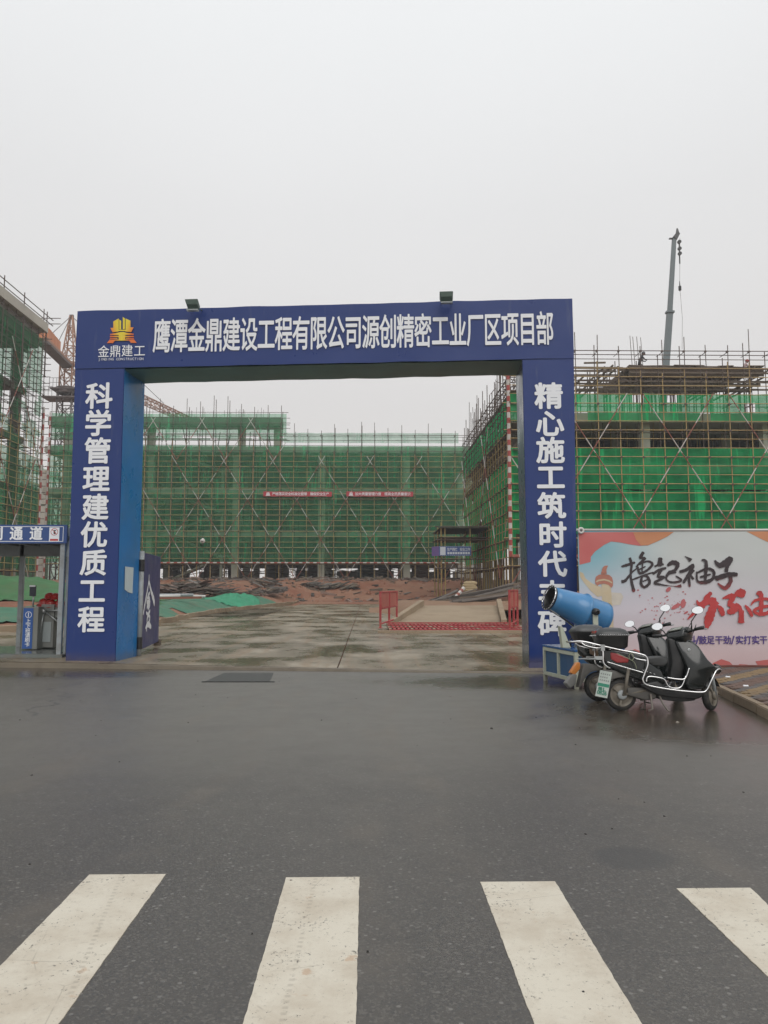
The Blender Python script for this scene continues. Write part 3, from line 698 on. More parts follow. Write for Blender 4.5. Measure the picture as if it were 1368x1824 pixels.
em(b, [(505, 370), (560, 370), (560, 405), (882, 405), (882, 360), (942, 360), (895, 450), (800, 440), (760, 428), (680, 428), (640, 440), (545, 452)])
em(b, [(500, 485), (640, 460), (700, 447), (750, 447), (800, 460), (942, 480), (942, 498), (660, 505), (500, 503)])
em(b, [(660, 505), (785, 505), (785, 600), (660, 600)]); em(b, [(500, 520), (660, 520), (660, 543), (495, 543)]); em(b, [(785, 520), (942, 520), (945, 543), (785, 543)])
em(b, [(498, 560), (640, 560), (640, 575), (496, 575)]); em(b, [(800, 555), (945, 560), (948, 575), (800, 575)])
em(b, [(495, 588), (660, 588), (660, 600), (785, 600), (785, 588), (945, 585), (1000, 650), (890, 650), (858, 608), (590, 608), (555, 655), (440, 655)])
b.build('emblem', me_, beam)
b = MB(); line_px(b, '金鼎建工', [186, 207, 228, 250], [627.5, 627, 626, 626], 18, 20, gpl(.042), .005)
s_ = 'JINDING CONSTRUCTION'
for i, ch in enumerate(s_):
    if ch == ' ': continue
    x = 178+(255-178)*i/(len(s_)-1); y = 641-.8*i/len(s_); c = gp(x, y); e1 = gp(x+2.2, y); e2 = gp(x, y-2.4)
    put_glyph(b, ch, gpl(.042), c[0], c[1], 2*(e1[0]-c[0])*.62, 2*(e2[1]-c[1])*.9, .004, True)
b.build('emblem_lettering', M_WHITE, beam)
# paper notice on the inner side of the left pillar
def inner(px, py, sref):
    """picture point on a pillar's inner side plane s = sref(z)"""
    d = ray(px, py); o_ = Vector((0, 0, H)); t = ((GO+gu*sref)-o_).dot(gu)/d.dot(gu); return o_+d*t
zq = .9; sref = sLib+(sLit-sLib)*.2+.012
b = MB(); c4 = [inner(x, y, sref) for x, y in ((223, 1009), (238, 1011), (236, 1057), (229, 1055), (222, 1050))]
b.poly(c4[::-1]); b.poly([p-gu*.004 for p in c4]); b.build('paper_notice', M_PAPER, pL, label='pale torn paper sheet pasted on the inner side')
# floodlights on the beam, seen from their backs
for (px, py, lab, tilt) in ((352, 553, 'grey green floodlight on the gate beam above the company emblem end, tilted', .35), (795, 540, 'grey green floodlight on the gate beam above the right half of the lettering', .12)):
    s, z = gp(px, py); c = g3(s, -.12, z)
    o = top('floodlight', tuple(c), lab, 'floodlight', 'floodlights on the gateway beam')
    b = MB(); hw, hh, dp = .14, .055, .09
    cs = []
    for zz, k_ in ((-hh, .8), (hh, 1)):
        for a_, v_ in ((-1, -1), (1, -1), (1, 1), (-1, 1)): cs.append(c+gu*(a_*hw*k_+(zz*tilt if zz > 0 else 0)*-1)+gv*(v_*dp*k_-.18)+Vector((0, 0, zz+v_*-.05)))
    b.hexa(cs); b.build('casing', M_LAMPG, o, bevel=.012)
    MB().tube([c+gu*-.1+gv*.0-Vector((0, 0, .03)), c+gu*-.1+gv*.13+Vector((0, 0, .0))], .012).tube([c+gu*.1-Vector((0, 0, .03)), c+gu*.1+gv*.13], .012).build('bracket', M_LAMPG, o)
    MB().obox(c-gu*.12+gv*-.26+Vector((0, 0, -.13)), gu*.24, gv*.10, (0, 0, .025)).build('glass', mat('lamp_glass', (.3, .33, .33), .1, .05, 3), o)

# open gate leaf standing inwards at the left pillar
LA, LB_ = gr(246, 1161, .12), None
LA = g3(sLib+.02, GT+.08, .0); la_b = LA
d1 = at(282, 1148, 20.0); leaf_end = Vector((d1.x, d1.y, 0)); lu = (leaf_end-Vector((LA.x, LA.y, 0))); LW = lu.length; lu.normalize(); ln = Vector((lu.y, -lu.x, 0))
leaf = top('gate_leaf', tuple(LA), 'open navy metal gate leaf with white brush character beside the left pillar', 'gate leaf')
z0l, z1l = .22, 2.38
MB().obox(LA+Vector((0, 0, z0l)), lu*LW, -ln*.05, (0, 0, z1l-z0l)).build('panel', M_NAVYP, leaf, bevel=.006)
MB().tube([LA-lu*.07+Vector((0, 0, .1)), LA-lu*.07+Vector((0, 0, z1l+.02))], .055, 10).build('hinge_post', M_GREY, leaf, True)
for zz in (.25, 1.95): MB().tube([LA-lu*.07+Vector((0, 0, zz)), LA-lu*.07+Vector((0, 0, zz+.26))], .066, 10).build('hinge', M_BLACKP, leaf)
b = MB(); b.obox(LA+lu*(LW-.02)+ln*.04+Vector((0, 0, .1)), lu*.26, -ln*.16, (0, 0, .09)); b.obox(LA+lu*(LW)+ln*.04+Vector((0, 0, .2)), lu*.22, -ln*.14, (0, 0, .07)); b.build('stop_block', M_WOOD, leaf)
def leaf_place(px, py):
    o_ = Vector((0, 0, H)); d = ray(px, py); t = (LA+ln*.006-o_).dot(ln)/d.dot(ln); p = o_+d*t; return (p-LA).dot(lu), p.z
lp = lambda e_: (lambda s, z: LA+lu*s+ln*e_+Vector((0, 0, z)))
b = MB(); ZL = lambda x, y: (230+x/7.2, 980+y/7.2)
kk = 0
for st in ([(257, 310, 14), (250, 420, 20), (215, 620, 22), (178, 830, 16)], [(255, 400, 20), (280, 520, 26), (315, 640, 36), (325, 705, 26)],
           [(265, 545, 18), (240, 590, 20), (262, 640, 24), (225, 740, 24)], [(240, 590, 18), (225, 660, 20), (265, 680, 26), (240, 750, 24)], [(268, 770, 18), (235, 850, 24), (225, 930, 20)], [(215, 800, 16), (262, 860, 20), (250, 920, 26)],
           [(205, 1000, 14), (240, 950, 30), (280, 990, 22)], [(222, 960, 20), (218, 1045, 22)]):
    pts = []
    for x, y, w_ in st:
        s, z = leaf_place(*ZL(x, y)); pts.append((s, z, w_/7.2*.014*2.5))
    kk += 1; brush(b, lp(.006+kk*.0008), pts)
b.build('lettering', M_WHITE, leaf)

# ------------------------------------------------------------------ poster hoarding (right)
def hp(px, py): p = at(px, py, HY); return p.x, p.z
def hpl(e_): return lambda s, z: Vector((s, HY-e_-.05*noise.noise(Vector((s*.35, z*.5, 2)))-.012*noise.noise(Vector((s*.9+z*.6, z*3.2, 2))), z))
hx0 = hp(1030, 1000)[0]; hx1 = 11.5; hz0, hz1 = .10, hp(1200, 946)[1]
hd = top('hoarding', (7, HY, .1), 'slogan poster hoarding with pale printed sheet right of the gateway', 'hoarding')
mp = bpy.data.materials.new('poster_print'); mp.use_nodes = True; t = mp.node_tree; bs = t.nodes['Principled BSDF']; bs.inputs['Roughness'].default_value = .5
gg = t.nodes.new('ShaderNodeNewGeometry').outputs['Position']; ss = t.nodes.new('ShaderNodeSeparateXYZ'); t.links.new(gg, ss.inputs[0])
fx = node_range(t, ss.outputs[0], 4.0, 6.0); fz = node_range(t, ss.outputs[2], 1.1, 2.4)
c = node_mix(t, fx, (.17, .42, .50), (.54, .57, .56))
lowc = node_mix(t, node_range(t, ss.outputs[2], .1, 1.3), (.62, .47, .48), (.58, .54, .59))
c = node_mix(t, fz, lowc, c)
c = node_mix(t, node_range(t, node_noise(t, gg, 1.3, 4), .5, .75, 0, .3), c, (.56, .54, .55))
t.links.new(c, bs.inputs['Base Color'])
b = MB(); nx, nz_ = 60, 22; pl = hpl(0)
for j in range(nz_+1):
    for i in range(nx+1):
        s = hx0+(hx1-hx0)*i/nx; z = hz0+(hz1+.02-hz0)*j/nz_
        if j == 0: z += .02*noise.noise(Vector((s*2, 0, 0)))
        b.v.append(pl(s, z))
for j in range(nz_):
    for i in range(nx): b.f.append((j*(nx+1)+i, j*(nx+1)+i+1, (j+1)*(nx+1)+i+1, (j+1)*(nx+1)+i)); b.m.append(0)
sheet = b.build('poster_sheet', mp, hd, True)
b = MB(); b.tube([pl(hx0-.02, hz1+.02)+Vector((0, 0, 0)), pl((hx0+hx1)/2, hz1+.025), pl(hx1, hz1+.02)], .022, 8); b.build('top_rail', M_PVC, hd, True)
p = at(1035, 945, HY-.05); MB().tube([p+Vector((.045*math.cos(a_*.5236), 0, .045*math.sin(a_*.5236))) for a_ in range(12)], .022, 8, close=True).build('rope_coil', M_PVC, hd, True)
for i in range(5):
    x = hx0+.2+i*1.9; MB().tube([(x, HY+.09, .05), (x, HY+.09, hz1)], .03, 6).build('post', M_GREY, hd)
def poly_px(name, pts, m, eps, parent=sheet):
    """outline points in the picture -> flat print on the poster; fan of grid cells follows the sheet"""
    bm = bmesh.new(); vs = [bm.verts.new((*hp(x, y), 0)) for x, y in pts]; f = bm.faces.new(vs)
    bmesh.ops.triangulate(bm, faces=[f])
    for _ in range(2): bmesh.ops.subdivide_edges(bm, edges=[e_ for e_ in bm.edges if e_.calc_length() > .25], cuts=1); bmesh.ops.triangulate(bm, faces=bm.faces)
    pf = hpl(eps)
    for v in bm.verts: v.co = pf(v.co.x, v.co.y)-ORG[parent]
    for f in bm.faces:
        f.normal_update()
        if f.normal.y > 0: f.normal_flip()
    me = bpy.data.meshes.new(name); bm.to_mesh(me); bm.free()
    return link(name, me, parent, [m], True)
A7 = lambda L: [(1020+x/7.6, 930+y/7.6) for x, y in L]
B7 = lambda L: [(1180+x/7.277, 930+y/7.277) for x, y in L]
M_PRED = mat('print_red', (.50, .10, .10), .5, .25, 1.6, col2=(.56, .19, .17)); M_POR = mat('print_orange', (.55, .24, .12), .5, .2, 1.2)
M_PYEL = mat('print_stone_yellow', (.56, .42, .24), .5, .25, 5, col2=(.50, .46, .36)); M_PPNK = mat('print_pink', (.50, .26, .26), .5, .1, 2)
M_PPALE = mat('print_pale_stone', (.58, .53, .46), .5, .2, 6); M_PTER = mat('print_terracotta', (.42, .17, .12), .5, .3, 5)
dn = bpy.data.materials.new('print_ink'); dn.use_nodes = True; t = dn.node_tree; bs = t.nodes['Principled BSDF']; bs.inputs['Roughness'].default_value = .5
gg = t.nodes.new('ShaderNodeNewGeometry').outputs['Position']; ss = t.nodes.new('ShaderNodeSeparateXYZ'); t.links.new(gg, ss.inputs[0])
zf = node_math(t, 'ADD', ss.outputs[2], node_math(t, 'MULTIPLY', node_math(t, 'SUBTRACT', node_noise(t, gg, 3, 3), .5), .5)); zf = node_math(t, 'SUBTRACT', zf, node_math(t, 'MULTIPLY', node_math(t, 'SUBTRACT', ss.outputs[0], 5.0), .11))
t.links.new(node_mix(t, node_range(t, zf, 1.22, 1.62), (.46, .045, .045), (.035, .024, .028)), bs.inputs['Base Color'])
poly_px('flag_print', A7([(78, 138), (1368, 132), (1290, 190), (1150, 260), (1020, 315), (900, 320), (760, 300), (640, 275), (520, 262), (420, 310), (300, 400), (245, 470), (240, 540), (90, 578)]), M_PRED, .004)
poly_px('flag_print', A7([(820, 137), (1368, 134), (1290, 190), (1150, 260), (1020, 313), (930, 318), (860, 240)]), M_POR, .007)
poly_px('flag_print', B7([(1090, 122), (1600, 118), (1600, 380), (1500, 330), (1368, 262), (1250, 205)]), M_POR, .004)
poly_px('cloud_wing_print', A7([(95, 670), (140, 690), (170, 760), (260, 830), (380, 880), (400, 1000), (330, 1010), (240, 930), (150, 820), (95, 730)]), M_PYEL, .004)
poly_px('cloud_wing_print', A7([(500, 950), (650, 960), (680, 1010), (640, 1120), (500, 1130)]), M_PPALE, .004)
poly_px('column_print', A7([(385, 840), (512, 840), (520, 1000), (545, 1368), (550, 1540), (385, 1540), (395, 1368), (400, 1180), (390, 1000)]), M_PYEL, .007)
poly_px('column_cap_print', A7([(300, 790), (310, 740), (350, 712), (420, 702), (490, 715), (530, 750), (543, 800), (540, 860), (520, 890), (480, 850), (420, 832), (360, 840), (330, 862), (302, 830)]), M_PTER, .010)
poly_px('cap_band_print', A7([(312, 800), (340, 780), (420, 768), (490, 785), (532, 815), (530, 832), (480, 805), (420, 790), (350, 800), (315, 818)]), M_PYEL, .013)
poly_px('finial_print', A7([(378, 700), (392, 650), (405, 612), (430, 590), (478, 588), (462, 620), (452, 650), (458, 700)]), M_PTER, .013)
poly_px('cloud_print', [(1105, 1182), (1112, 1166), (1130, 1156), (1150, 1163), (1162, 1180), (1175, 1190), (1105, 1190)], M_PRED, .004)
poly_px('cloud_print', [(1262, 1190), (1270, 1181), (1285, 1174), (1300, 1179), (1309, 1188), (1309, 1194), (1262, 1194)], M_PRED, .004)
poly_px('cloud_print', [(1309, 1190), (1318, 1183), (1332, 1184), (1340, 1190), (1340, 1194), (1309, 1194)], M_PRED, .004)
poly_px('cloud_print', [(1342, 1194), (1350, 1184), (1346, 1178), (1368, 1175), (1400, 1182), (1400, 1194)], M_PRED, .005)
b = MB(); kk = [0]
def br(conv, w_k, st):
    kk[0] += 1; pts = [(*hp(*conv([(x, y)])[0]), w_/w_k*.0108*1.45) for x, y, w_ in st]; brush(b, hpl(.010+kk[0]*.0004), pts, tip=.5)
ba = lambda st: br(A7, 7.6, st); bb = lambda st: br(B7, 7.277, st)
for st in ([(655, 602, 14), (720, 585, 26), (845, 545, 22)], [(770, 480, 26), (795, 580, 24), (782, 740, 22), (825, 945, 34)], [(655, 805, 30), (710, 790, 26), (790, 690, 16), (880, 615, 12)],
           [(958, 402, 30), (905, 490, 30)], [(900, 490, 14), (975, 490, 26), (900, 560, 18), (855, 610, 14)], [(880, 600, 16), (905, 690, 26), (1000, 655, 22), (1078, 570, 24), (1010, 530, 18), (900, 575, 14)], [(900, 640, 14), (985, 600, 14)], [(945, 560, 14), (935, 670, 14)],
           [(790, 785, 14), (920, 735, 16), (1050, 690, 14), (1110, 680, 12)], [(935, 730, 20), (920, 830, 26), (965, 880, 24), (1035, 820, 26), (1005, 735, 24), (940, 725, 18)], [(940, 805, 12), (1010, 775, 14)],
           [(1185, 478, 40), (1175, 600, 46)], [(1105, 602, 18), (1180, 570, 20), (1230, 575, 20)], [(1080, 705, 20), (1160, 650, 24), (1265, 620, 22)], [(1205, 640, 24), (1150, 735, 26), (1235, 745, 22), (1105, 820, 26), (1190, 845, 16), (1290, 862, 10)]): ba(st)
for st in ([(60, 565, 22), (125, 525, 40), (190, 545, 40), (160, 620, 26), (70, 650, 24)], [(175, 650, 18), (75, 665, 28), (45, 740, 16), (120, 780, 18), (240, 755, 20), (165, 695, 12)], [(60, 822, 6), (160, 832, 8), (240, 825, 34)],
           [(285, 442, 6), (330, 470, 20), (365, 500, 44)], [(215, 645, 26), (300, 620, 28), (390, 560, 30), (350, 650, 28), (262, 790, 24)], [(330, 660, 22), (348, 840, 22)], [(405, 620, 22), (358, 680, 22), (400, 742, 20)],
           [(440, 640, 16), (450, 765, 20), (560, 775, 36), (645, 730, 26), (655, 640, 26), (570, 603, 24), (440, 660, 16)], [(500, 490, 14), (555, 510, 28), (555, 640, 30), (545, 780, 22)], [(480, 715, 22), (620, 675, 18)],
           [(668, 495, 16), (735, 560, 46), (850, 500, 60), (880, 450, 40)], [(890, 500, 20), (830, 580, 30), (815, 650, 34)], [(675, 735, 46), (850, 680, 40), (965, 680, 34)], [(850, 650, 34), (875, 760, 34), (800, 855, 36), (705, 790, 12)],
           [(625, 908, 30), (540, 1010, 52)], [(435, 1010, 12), (475, 1065, 40), (600, 1020, 60), (690, 1010, 40)], [(680, 1020, 70), (635, 1130, 70), (590, 1260, 80), (560, 1380, 26)], [(530, 1075, 44), (430, 1150, 34), (312, 1260, 12)],
           [(705, 1080, 14), (745, 1130, 50), (775, 1215, 36)], [(765, 990, 10), (850, 965, 40), (905, 965, 50), (850, 1060, 40)], [(830, 1060, 30), (925, 1100, 60), (890, 1150, 60), (825, 1165, 34)], [(925, 940, 30), (1000, 920, 80), (1060, 940, 60)], [(935, 1050, 14), (985, 1100, 34), (1005, 1200, 40), (1010, 1310, 60)], [(1035, 1140, 10), (1025, 1290, 22)],
           [(1055, 1075, 16), (1110, 1140, 34), (1150, 1225, 26)], [(1205, 935, 16), (1250, 920, 44), (1270, 1000, 40), (1262, 1200, 34)], [(1130, 1080, 8), (1190, 1015, 24), (1330, 995, 26), (1410, 1040, 40), (1390, 1150, 34), (1260, 1195, 30), (1170, 1150, 24), (1260, 1105, 30), (1400, 1080, 22)],
           [(1500, 1010, 40), (1760, 990, 40)], [(1450, 1130, 40), (1840, 1110, 44)], [(1640, 1010, 40), (1640, 1330, 44)]): bb(st)
b.build('brush_lettering', dn, sheet)
b = MB()      # paint spatter
for i in range(75):
    x, y = rnd.gauss(1185, 30), rnd.gauss(1078, 14); r_ = rnd.uniform(.004, .014)
    if not 1130 < x < 1250: continue
    s, z = hp(x, y); a0 = rnd.uniform(0, 6); b.poly([hpl(.008)(s+r_*math.cos(a0-q*1.05)*1.5, z+r_*math.sin(a0-q*1.05)) for q in range(6)], 0)
for x, y, rx, ry in ((1190, 1050, 5, 4), (1216, 1075, 5, 8), (1203, 1080, 9, 4), (1221, 1091, 4, 2)):
    s, z = hp(x, y); b.poly([hpl(.009)(s+rx*.0107*math.cos(-q*.6), z+ry*.0107*math.sin(-q*.6)+rx*.005*math.cos(-q*.6)) for q in range(10)], 0)
b.build('spatter_print', mat('print_rose', (.46, .12, .13), .5, .2, 3), sheet)
b = MB(); tx = '斗/鼓足干劲/实打实干'
for ch, x in zip(tx, (1233, 1241.5, 1251, 1265, 1280, 1294.5, 1304.5, 1316.5, 1331, 1345.5, 1359.5)):
    c = hp(x, 1140); put_glyph(b, ch, hpl(.012), c[0], c[1], .135, .15, .022, latin=ch == '/')
for i, ch in enumerate('撸起袖子加油干'):
    c = hp(1150+i*13, 1140); put_glyph(b, ch, hpl(.012), c[0]-.1, c[1], .125, .15, .02) if i < 0 else None
b.build('slogan_lettering', mat('print_violet', (.055, .045, .24), .5, .3, 1.5, col2=(.12, .06, .22)), sheet)
# cable lying at the foot of the poster
b = MB(); b.tube([(x, HY-.16-.07*noise.noise(Vector((x*1.5, 0, 0))), .125+.012*noise.noise(Vector((x*3, 4, 0)))) for x in lin(5.3, 9, 40)], .014, 6)
b.tube([(x, HY-.30-.12*noise.noise(Vector((x*1.1, 8, 0))), .125) for x in lin(5.5, 9, 40)], .012, 6)
o = b.build('cable', mat('red_brown_cable', (.13, .035, .025), .6, .2, 3), None, True); o['label'] = 'loose brown cable lying along the foot of the poster'; o['category'] = 'cable'
for i, (px, py) in enumerate(((1296, 1206), (1328, 1222))):
    p = gr(px, py, .112); o = MB().hexa([p+Vector(v) for v in ((-.04, -.02, 0), (.035, -.03, 0), (.045, .02, 0), (-.03, .03, 0), (-.03, -.015, .014), (.03, -.02, .02), (.03, .015, .012), (-.02, .02, .018))]).build('litter', M_WHITE)
    o['label'] = ('crumpled white scrap on the bricks close to the poster', 'smaller white scrap on the ochre bricks nearer the kerb')[i]; o['category'] = 'litter'; o['group'] = 'scraps on the pavement'

# ------------------------------------------------------------------ unfinished buildings and scaffolds
def frame(name, label, cat, slabs, x0, x1, y0, y1, cxs, cys, th, zg, m=M_CEM, cw=.7):
    o = top(name, ((x0+x1)/2, (y0+y1)/2, zg), label, cat)
    for z in slabs:
        MB().box(x0, x1, y0, y1, z-.16, z).build('slab', m, o)
        MB().box(x0, x1, y0-.08, y0+.24, z-th, z-.165).build('edge_beam', m, o)
        MB().box(x0-.05, x0+.25, y0+.25, y1, z-th, z-.166).build('edge_beam', m, o)
        MB().box(x1-.25, x1+.05, y0+.25, y1, z-th, z-.166).build('edge_beam', m, o)
    lv = [zg]+list(slabs)
    cm = MB().box(-cw/2, cw/2, -cw/2, cw/2, 0, 1).mesh('column'); cm.materials.append(m)
    for cx_ in cxs:
        for cy_ in cys:
            for a_, b_ in zip(lv[:-1], lv[1:]):
                c = bpy.data.objects.new('column', cm); COL.objects.link(c); c.parent = o
                c.location = Vector((cx_, cy_, a_))-ORG[o]; c.scale.z = b_-a_-.163
    return o
def net_panel(parent, p0, u, L, za, zb, nrm, m, amp=.10, sag=.12, hole=0, seed=0, label=None):
    b = MB(); nx = max(4, int(L/.75)); nz_ = max(3, int((zb-za)/.6)); nrm = Vector(nrm)
    for j in range(nz_+1):
        for i in range(nx+1):
            s = L*i/nx; z = za+(zb-za)*j/nz_
            q = amp*noise.noise(Vector((s*.7+seed, z*.45, seed)))
            if j == nz_: z -= sag*abs(noise.noise(Vector((s*.4, seed, 1))))
            b.v.append(p0+u*s+nrm*(q-.06)+Vector((0, 0, z-p0.z)))
    for j in range(nz_):
        for i in range(nx):
            if hole and noise.noise(Vector((i*.35+seed*3, j*.5, 4)))+.25*noise.noise(Vector((i*1.7, j*1.9, seed))) > hole: continue
            b.f.append((j*(nx+1)+i, j*(nx+1)+i+1, (j+1)*(nx+1)+i+1, (j+1)*(nx+1)+i)); b.m.append(0)
    return b.build('safety_net', m, parent, True, label=label)
def scaffold(label, p0, u, L, nrm, z0, z1, nets, m_net, rail=.6, sp=1.5, zy=99, brace=None, r=.036, depth=.95, spike=.9, inner=True, railtop=None, tall=None, group='scaffolds around the unfinished buildings', boards=(), net_kw=None, roff=0):
    u = Vector(u).normalized(); nrm = Vector(nrm).normalized(); p0 = Vector(p0)
    o = top('scaffold', tuple(p0+u*L/2+Vector((0, 0, z0-p0.z))), label, 'scaffold', group)
    n = int(L/sp)
    def P(s, z, d=0): return Vector((p0.x, p0.y, 0))+u*s-nrm*d+Vector((0, 0, z))
    for i in range(n+1):
        s = i*sp; zt = z1 if not railtop else railtop; zt += rnd.uniform(.05, spike)
        j_ = rnd.uniform(-.04, .04); zg = max(terrain(P(s, 0).x, P(s, 0).y)-.05, z0 if z0 > 5 else -9) if z0 < 5 else z0
        if zy < zt:
            stick('pole', o, P(s, zg), P(s+j_*.5, zy+rnd.uniform(-.5, .5)), r, unit_pole(M_POLEY)); stick('upper_pole', o, P(s+.05, zy-.8), P(s+j_+.05, zt), r*.9, unit_pole(M_POLED))
        else: stick('pole', o, P(s, zg), P(s+j_, zt), r, unit_pole(M_POLEY))
        if inner: stick('inner_pole', o, P(s+.1, zg, depth), P(s+.1+j_, zt-rnd.uniform(.2, .8), depth), r, unit_pole(M_POLED))
    z = z0+1.8 if z0 < 5 else z0+.2; k = 0
    while z <= (railtop or z1)+.05:
        main = k % 3 == 0; me = unit_pole(M_POLEY if z < zy else M_POLED)
        e1, e2 = rnd.uniform(.1, .9), rnd.uniform(.1, .9); dz = rnd.uniform(-.03, .03)
        stick('rail', o, P(-e1*.6, z+dz, -.05), P(L+e2*.6, z-dz, -.05), r*(.95 if main else .8), me)
        if main:
            if inner: stick('inner_rail', o, P(-.3, z, depth-.06), P(L+.3, z, depth-.06), r*.9, unit_pole(M_POLED))
        z += rail; k += 1
    # short cross tubes and couplers
    b = MB(); z = z0+1.8 if z0 < 5 else z0+.2
    while z <= (railtop or z1)+.05:
        for i in range(n+1):
            s = i*sp; e_ = rnd.uniform(.08, .3)
            b.tube([P(s+.06, z-.06, -e_), P(s+.06, z-.06, depth+.2)], r*.8, 4)
            b.box(*(lambda q: (q.x-.06, q.x+.06, q.y-.06, q.y+.06, q.z-.06, q.z+.06))(P(s, z-.03, -.03)))
        z += rail*3
    b.build('cross_tubes', M_POLED, o, kind='stuff')
    if boards:
        for zz in boards:
            b = MB(); s = 0
            while s < L-.3:
                l = min(3, L-s); b.obox(P(s, zz+rnd.uniform(0, .05), .1), u*l*.98, -nrm*.75, (0, 0, .045)); s += l
            b.build('deck_boards', M_WOOD, o, kind='stuff')
    if brace:
        px_, ang_, ph, bz0, bz1 = brace; tn = math.tan(R(ang_)); hgt = bz1-bz0; w_ = hgt/tn
        for sg in (1, -1):
            k = -int(w_/px_)-1
            while k*px_+ph < L+w_:
                a0 = k*px_+ph; a1 = a0+sg*w_; A_, B_ = (a0, bz0), (a1, bz1)
                lo, hi = 0., 1.
                if a1 != a0:
                    t0, t1 = sorted(((0-a0)/(a1-a0), (L-a0)/(a1-a0))); lo, hi = max(lo, t0), min(hi, t1)
                if hi-lo > .08:
                    pA = P(a0+(a1-a0)*lo, bz0+hgt*lo, -.12-.03*sg); pB = P(a0+(a1-a0)*hi, bz0+hgt*hi, -.12-.03*sg)
                    nb = max(2, int((pB-pA).length/1.15)); stick('diagonal_brace', o, pA, pB, r*1.05, unit_band(nb, mat('brace_red', (.26, .085, .06), .6, .2, 2), M_WHTP))
                k += 1
    for i, (za, zb, *hl) in enumerate(nets):
        net_panel(o, P(0, 0, .08), u, L, za, zb, nrm, m_net, hole=hl[0] if hl else 0, seed=i*3.1+L, **(net_kw or {}))
    return o, P

# --- back building, straight ahead behind the gate
YB = 85.0
zt = lambda y, Y=YB: at(500, y, Y).z
ZG = 2.35
bs_ = [at(400, 945, 86.5).z+.0, at(400, 870.5, 86.5).z, at(400, 796, 86.5).z]
cxb = [at(x, 900, 86.9).x for x in (-34, 117, 268, 421, 573, 724, 850)]
bb_ = frame('unfinished_building', 'long three-storey concrete frame behind dull green netting straight through the gateway', 'building', bs_, -36.5, 12.5, 86.2, 104, cxb, (86.9, 95, 103.5), .72, ZG, M_CEM, .75)
# stair flights between floors
for i, (za, zb) in enumerate(zip([ZG]+bs_[:-1], bs_)):
    xm, xa, xb = at(375, 900, 88).x, at(330, 900, 88).x, at(390, 900, 88).x
    zm = (za+zb)/2
    b = MB(); b.hexa([(xb, 88, zm-.2), (xa-1.8, 88, zb-.45), (xa-1.8, 89.5, zb-.45), (xb, 89.5, zm-.2), (xb, 88, zm+.1), (xa-1.8, 88, zb-.2), (xa-1.8, 89.5, zb-.2), (xb, 89.5, zm+.1)])
    b.hexa([(xb, 89.8, zm-.2), (xa-1.8, 89.8, za+.02), (xa-1.8, 91.3, za+.02), (xb, 91.3, zm-.2), (xb, 89.8, zm+.1), (xa-1.8, 89.8, za+.3), (xa-1.8, 91.3, za+.3), (xb, 91.3, zm+.1)])
    b.box(xb, xb+2.2, 88, 91.3, zm-.12, zm+.12); b.box(xb+.2, xb+.5, 88.1, 88.4, za, zm-.13); b.build('stair_flight', M_CEM, bb_)
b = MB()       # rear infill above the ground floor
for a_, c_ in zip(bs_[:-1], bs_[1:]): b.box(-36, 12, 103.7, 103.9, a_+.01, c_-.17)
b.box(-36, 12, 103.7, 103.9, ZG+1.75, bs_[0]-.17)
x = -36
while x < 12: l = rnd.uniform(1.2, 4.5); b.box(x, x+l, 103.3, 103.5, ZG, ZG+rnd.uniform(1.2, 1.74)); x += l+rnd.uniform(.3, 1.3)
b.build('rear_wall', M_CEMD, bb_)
for i in range(90):
    x, y = rnd.uniform(-34, 12), rnd.uniform(88.5, 102); k = rnd.randrange(0, 3); a_, c_ = ([ZG]+bs_)[k], bs_[k]
    stick('prop', bb_, (x, y, a_), (x, y, c_-.17), .05, unit_pole(M_POLED if rnd.random() < .6 else M_POLEY))
for i in range(70):
    x = rnd.uniform(-26, 12); stick('inner_tube', bb_, (x-2.5, rnd.uniform(88, 100), ZG+rnd.uniform(.5, 2.4)), (x+2.5, rnd.uniform(88, 100), ZG+rnd.uniform(.5, 2.4)), .04, unit_pole(M_POLED))
for x0_ in (-25.5, -20.5, -17.5, -9, -7.6, -1.4, 1.2, 5.4, 8.2):
    MB().box(x0_, x0_+rnd.uniform(.9, 2.2), 96+rnd.random(), 97.2, ZG, ZG+rnd.uniform(1.5, 3.6)).build('dark_fill_sheet', M_DARKIN if rnd.random() < .7 else mat('brown_board', (.13, .07, .055), .8, .2, 2), bb_)  # sheets added to darken the see-through ground floor
# roof storey of the left half
rb0, rb1 = -36.3, at(502, 760, 87).x
RT = at(300, 741, 87).z
b = MB().box(rb0, rb1, 86.3, 88.5, RT-1.25, RT-.25); b.build('roof_formwork', M_CEMD, bb_)
for i in range(22):
    x = rb0+.4+(rb1-rb0-.8)*i/21; stick('roof_prop', bb_, (x, 87+rnd.random()*4, bs_[2]), (x, 87+rnd.random()*4, RT-1.2), .05, unit_pole(M_POLED))
for x in (at(430, 780, 87).x, rb1-.5, at(268, 780, 87).x, at(120, 780, 87).x): MB().box(x-.4, x+.4, 87, 87.8, bs_[2], RT-1.25).build('roof_column', M_CEM, bb_)
for i in range(46):
    x = rb0+(rb1-rb0)*rnd.random(); stick('rebar', bb_, (x, 88, RT-.3), (x, 88, RT+rnd.uniform(.5, 1.3)), .018, unit_pole(M_POLED, 4))
zr = zt(768)
sb, PB = scaffold('dull green netted scaffold along the long building straight through the gateway', (-35.4, YB, 0), (1, 0, 0), 47.6, (0, -1, 0), ZG, zt(790), [(zt(1001), zt(944)), (zt(944)+.03, zt(871)), (zt(871)+.03, zt(793))], M_NETB, brace=(5.42, 58.2, at(439, 1030, 85).x+35.4, ZG+.1, zt(812)), zy=zt(805), railtop=zr, spike=1.2, r=.032)
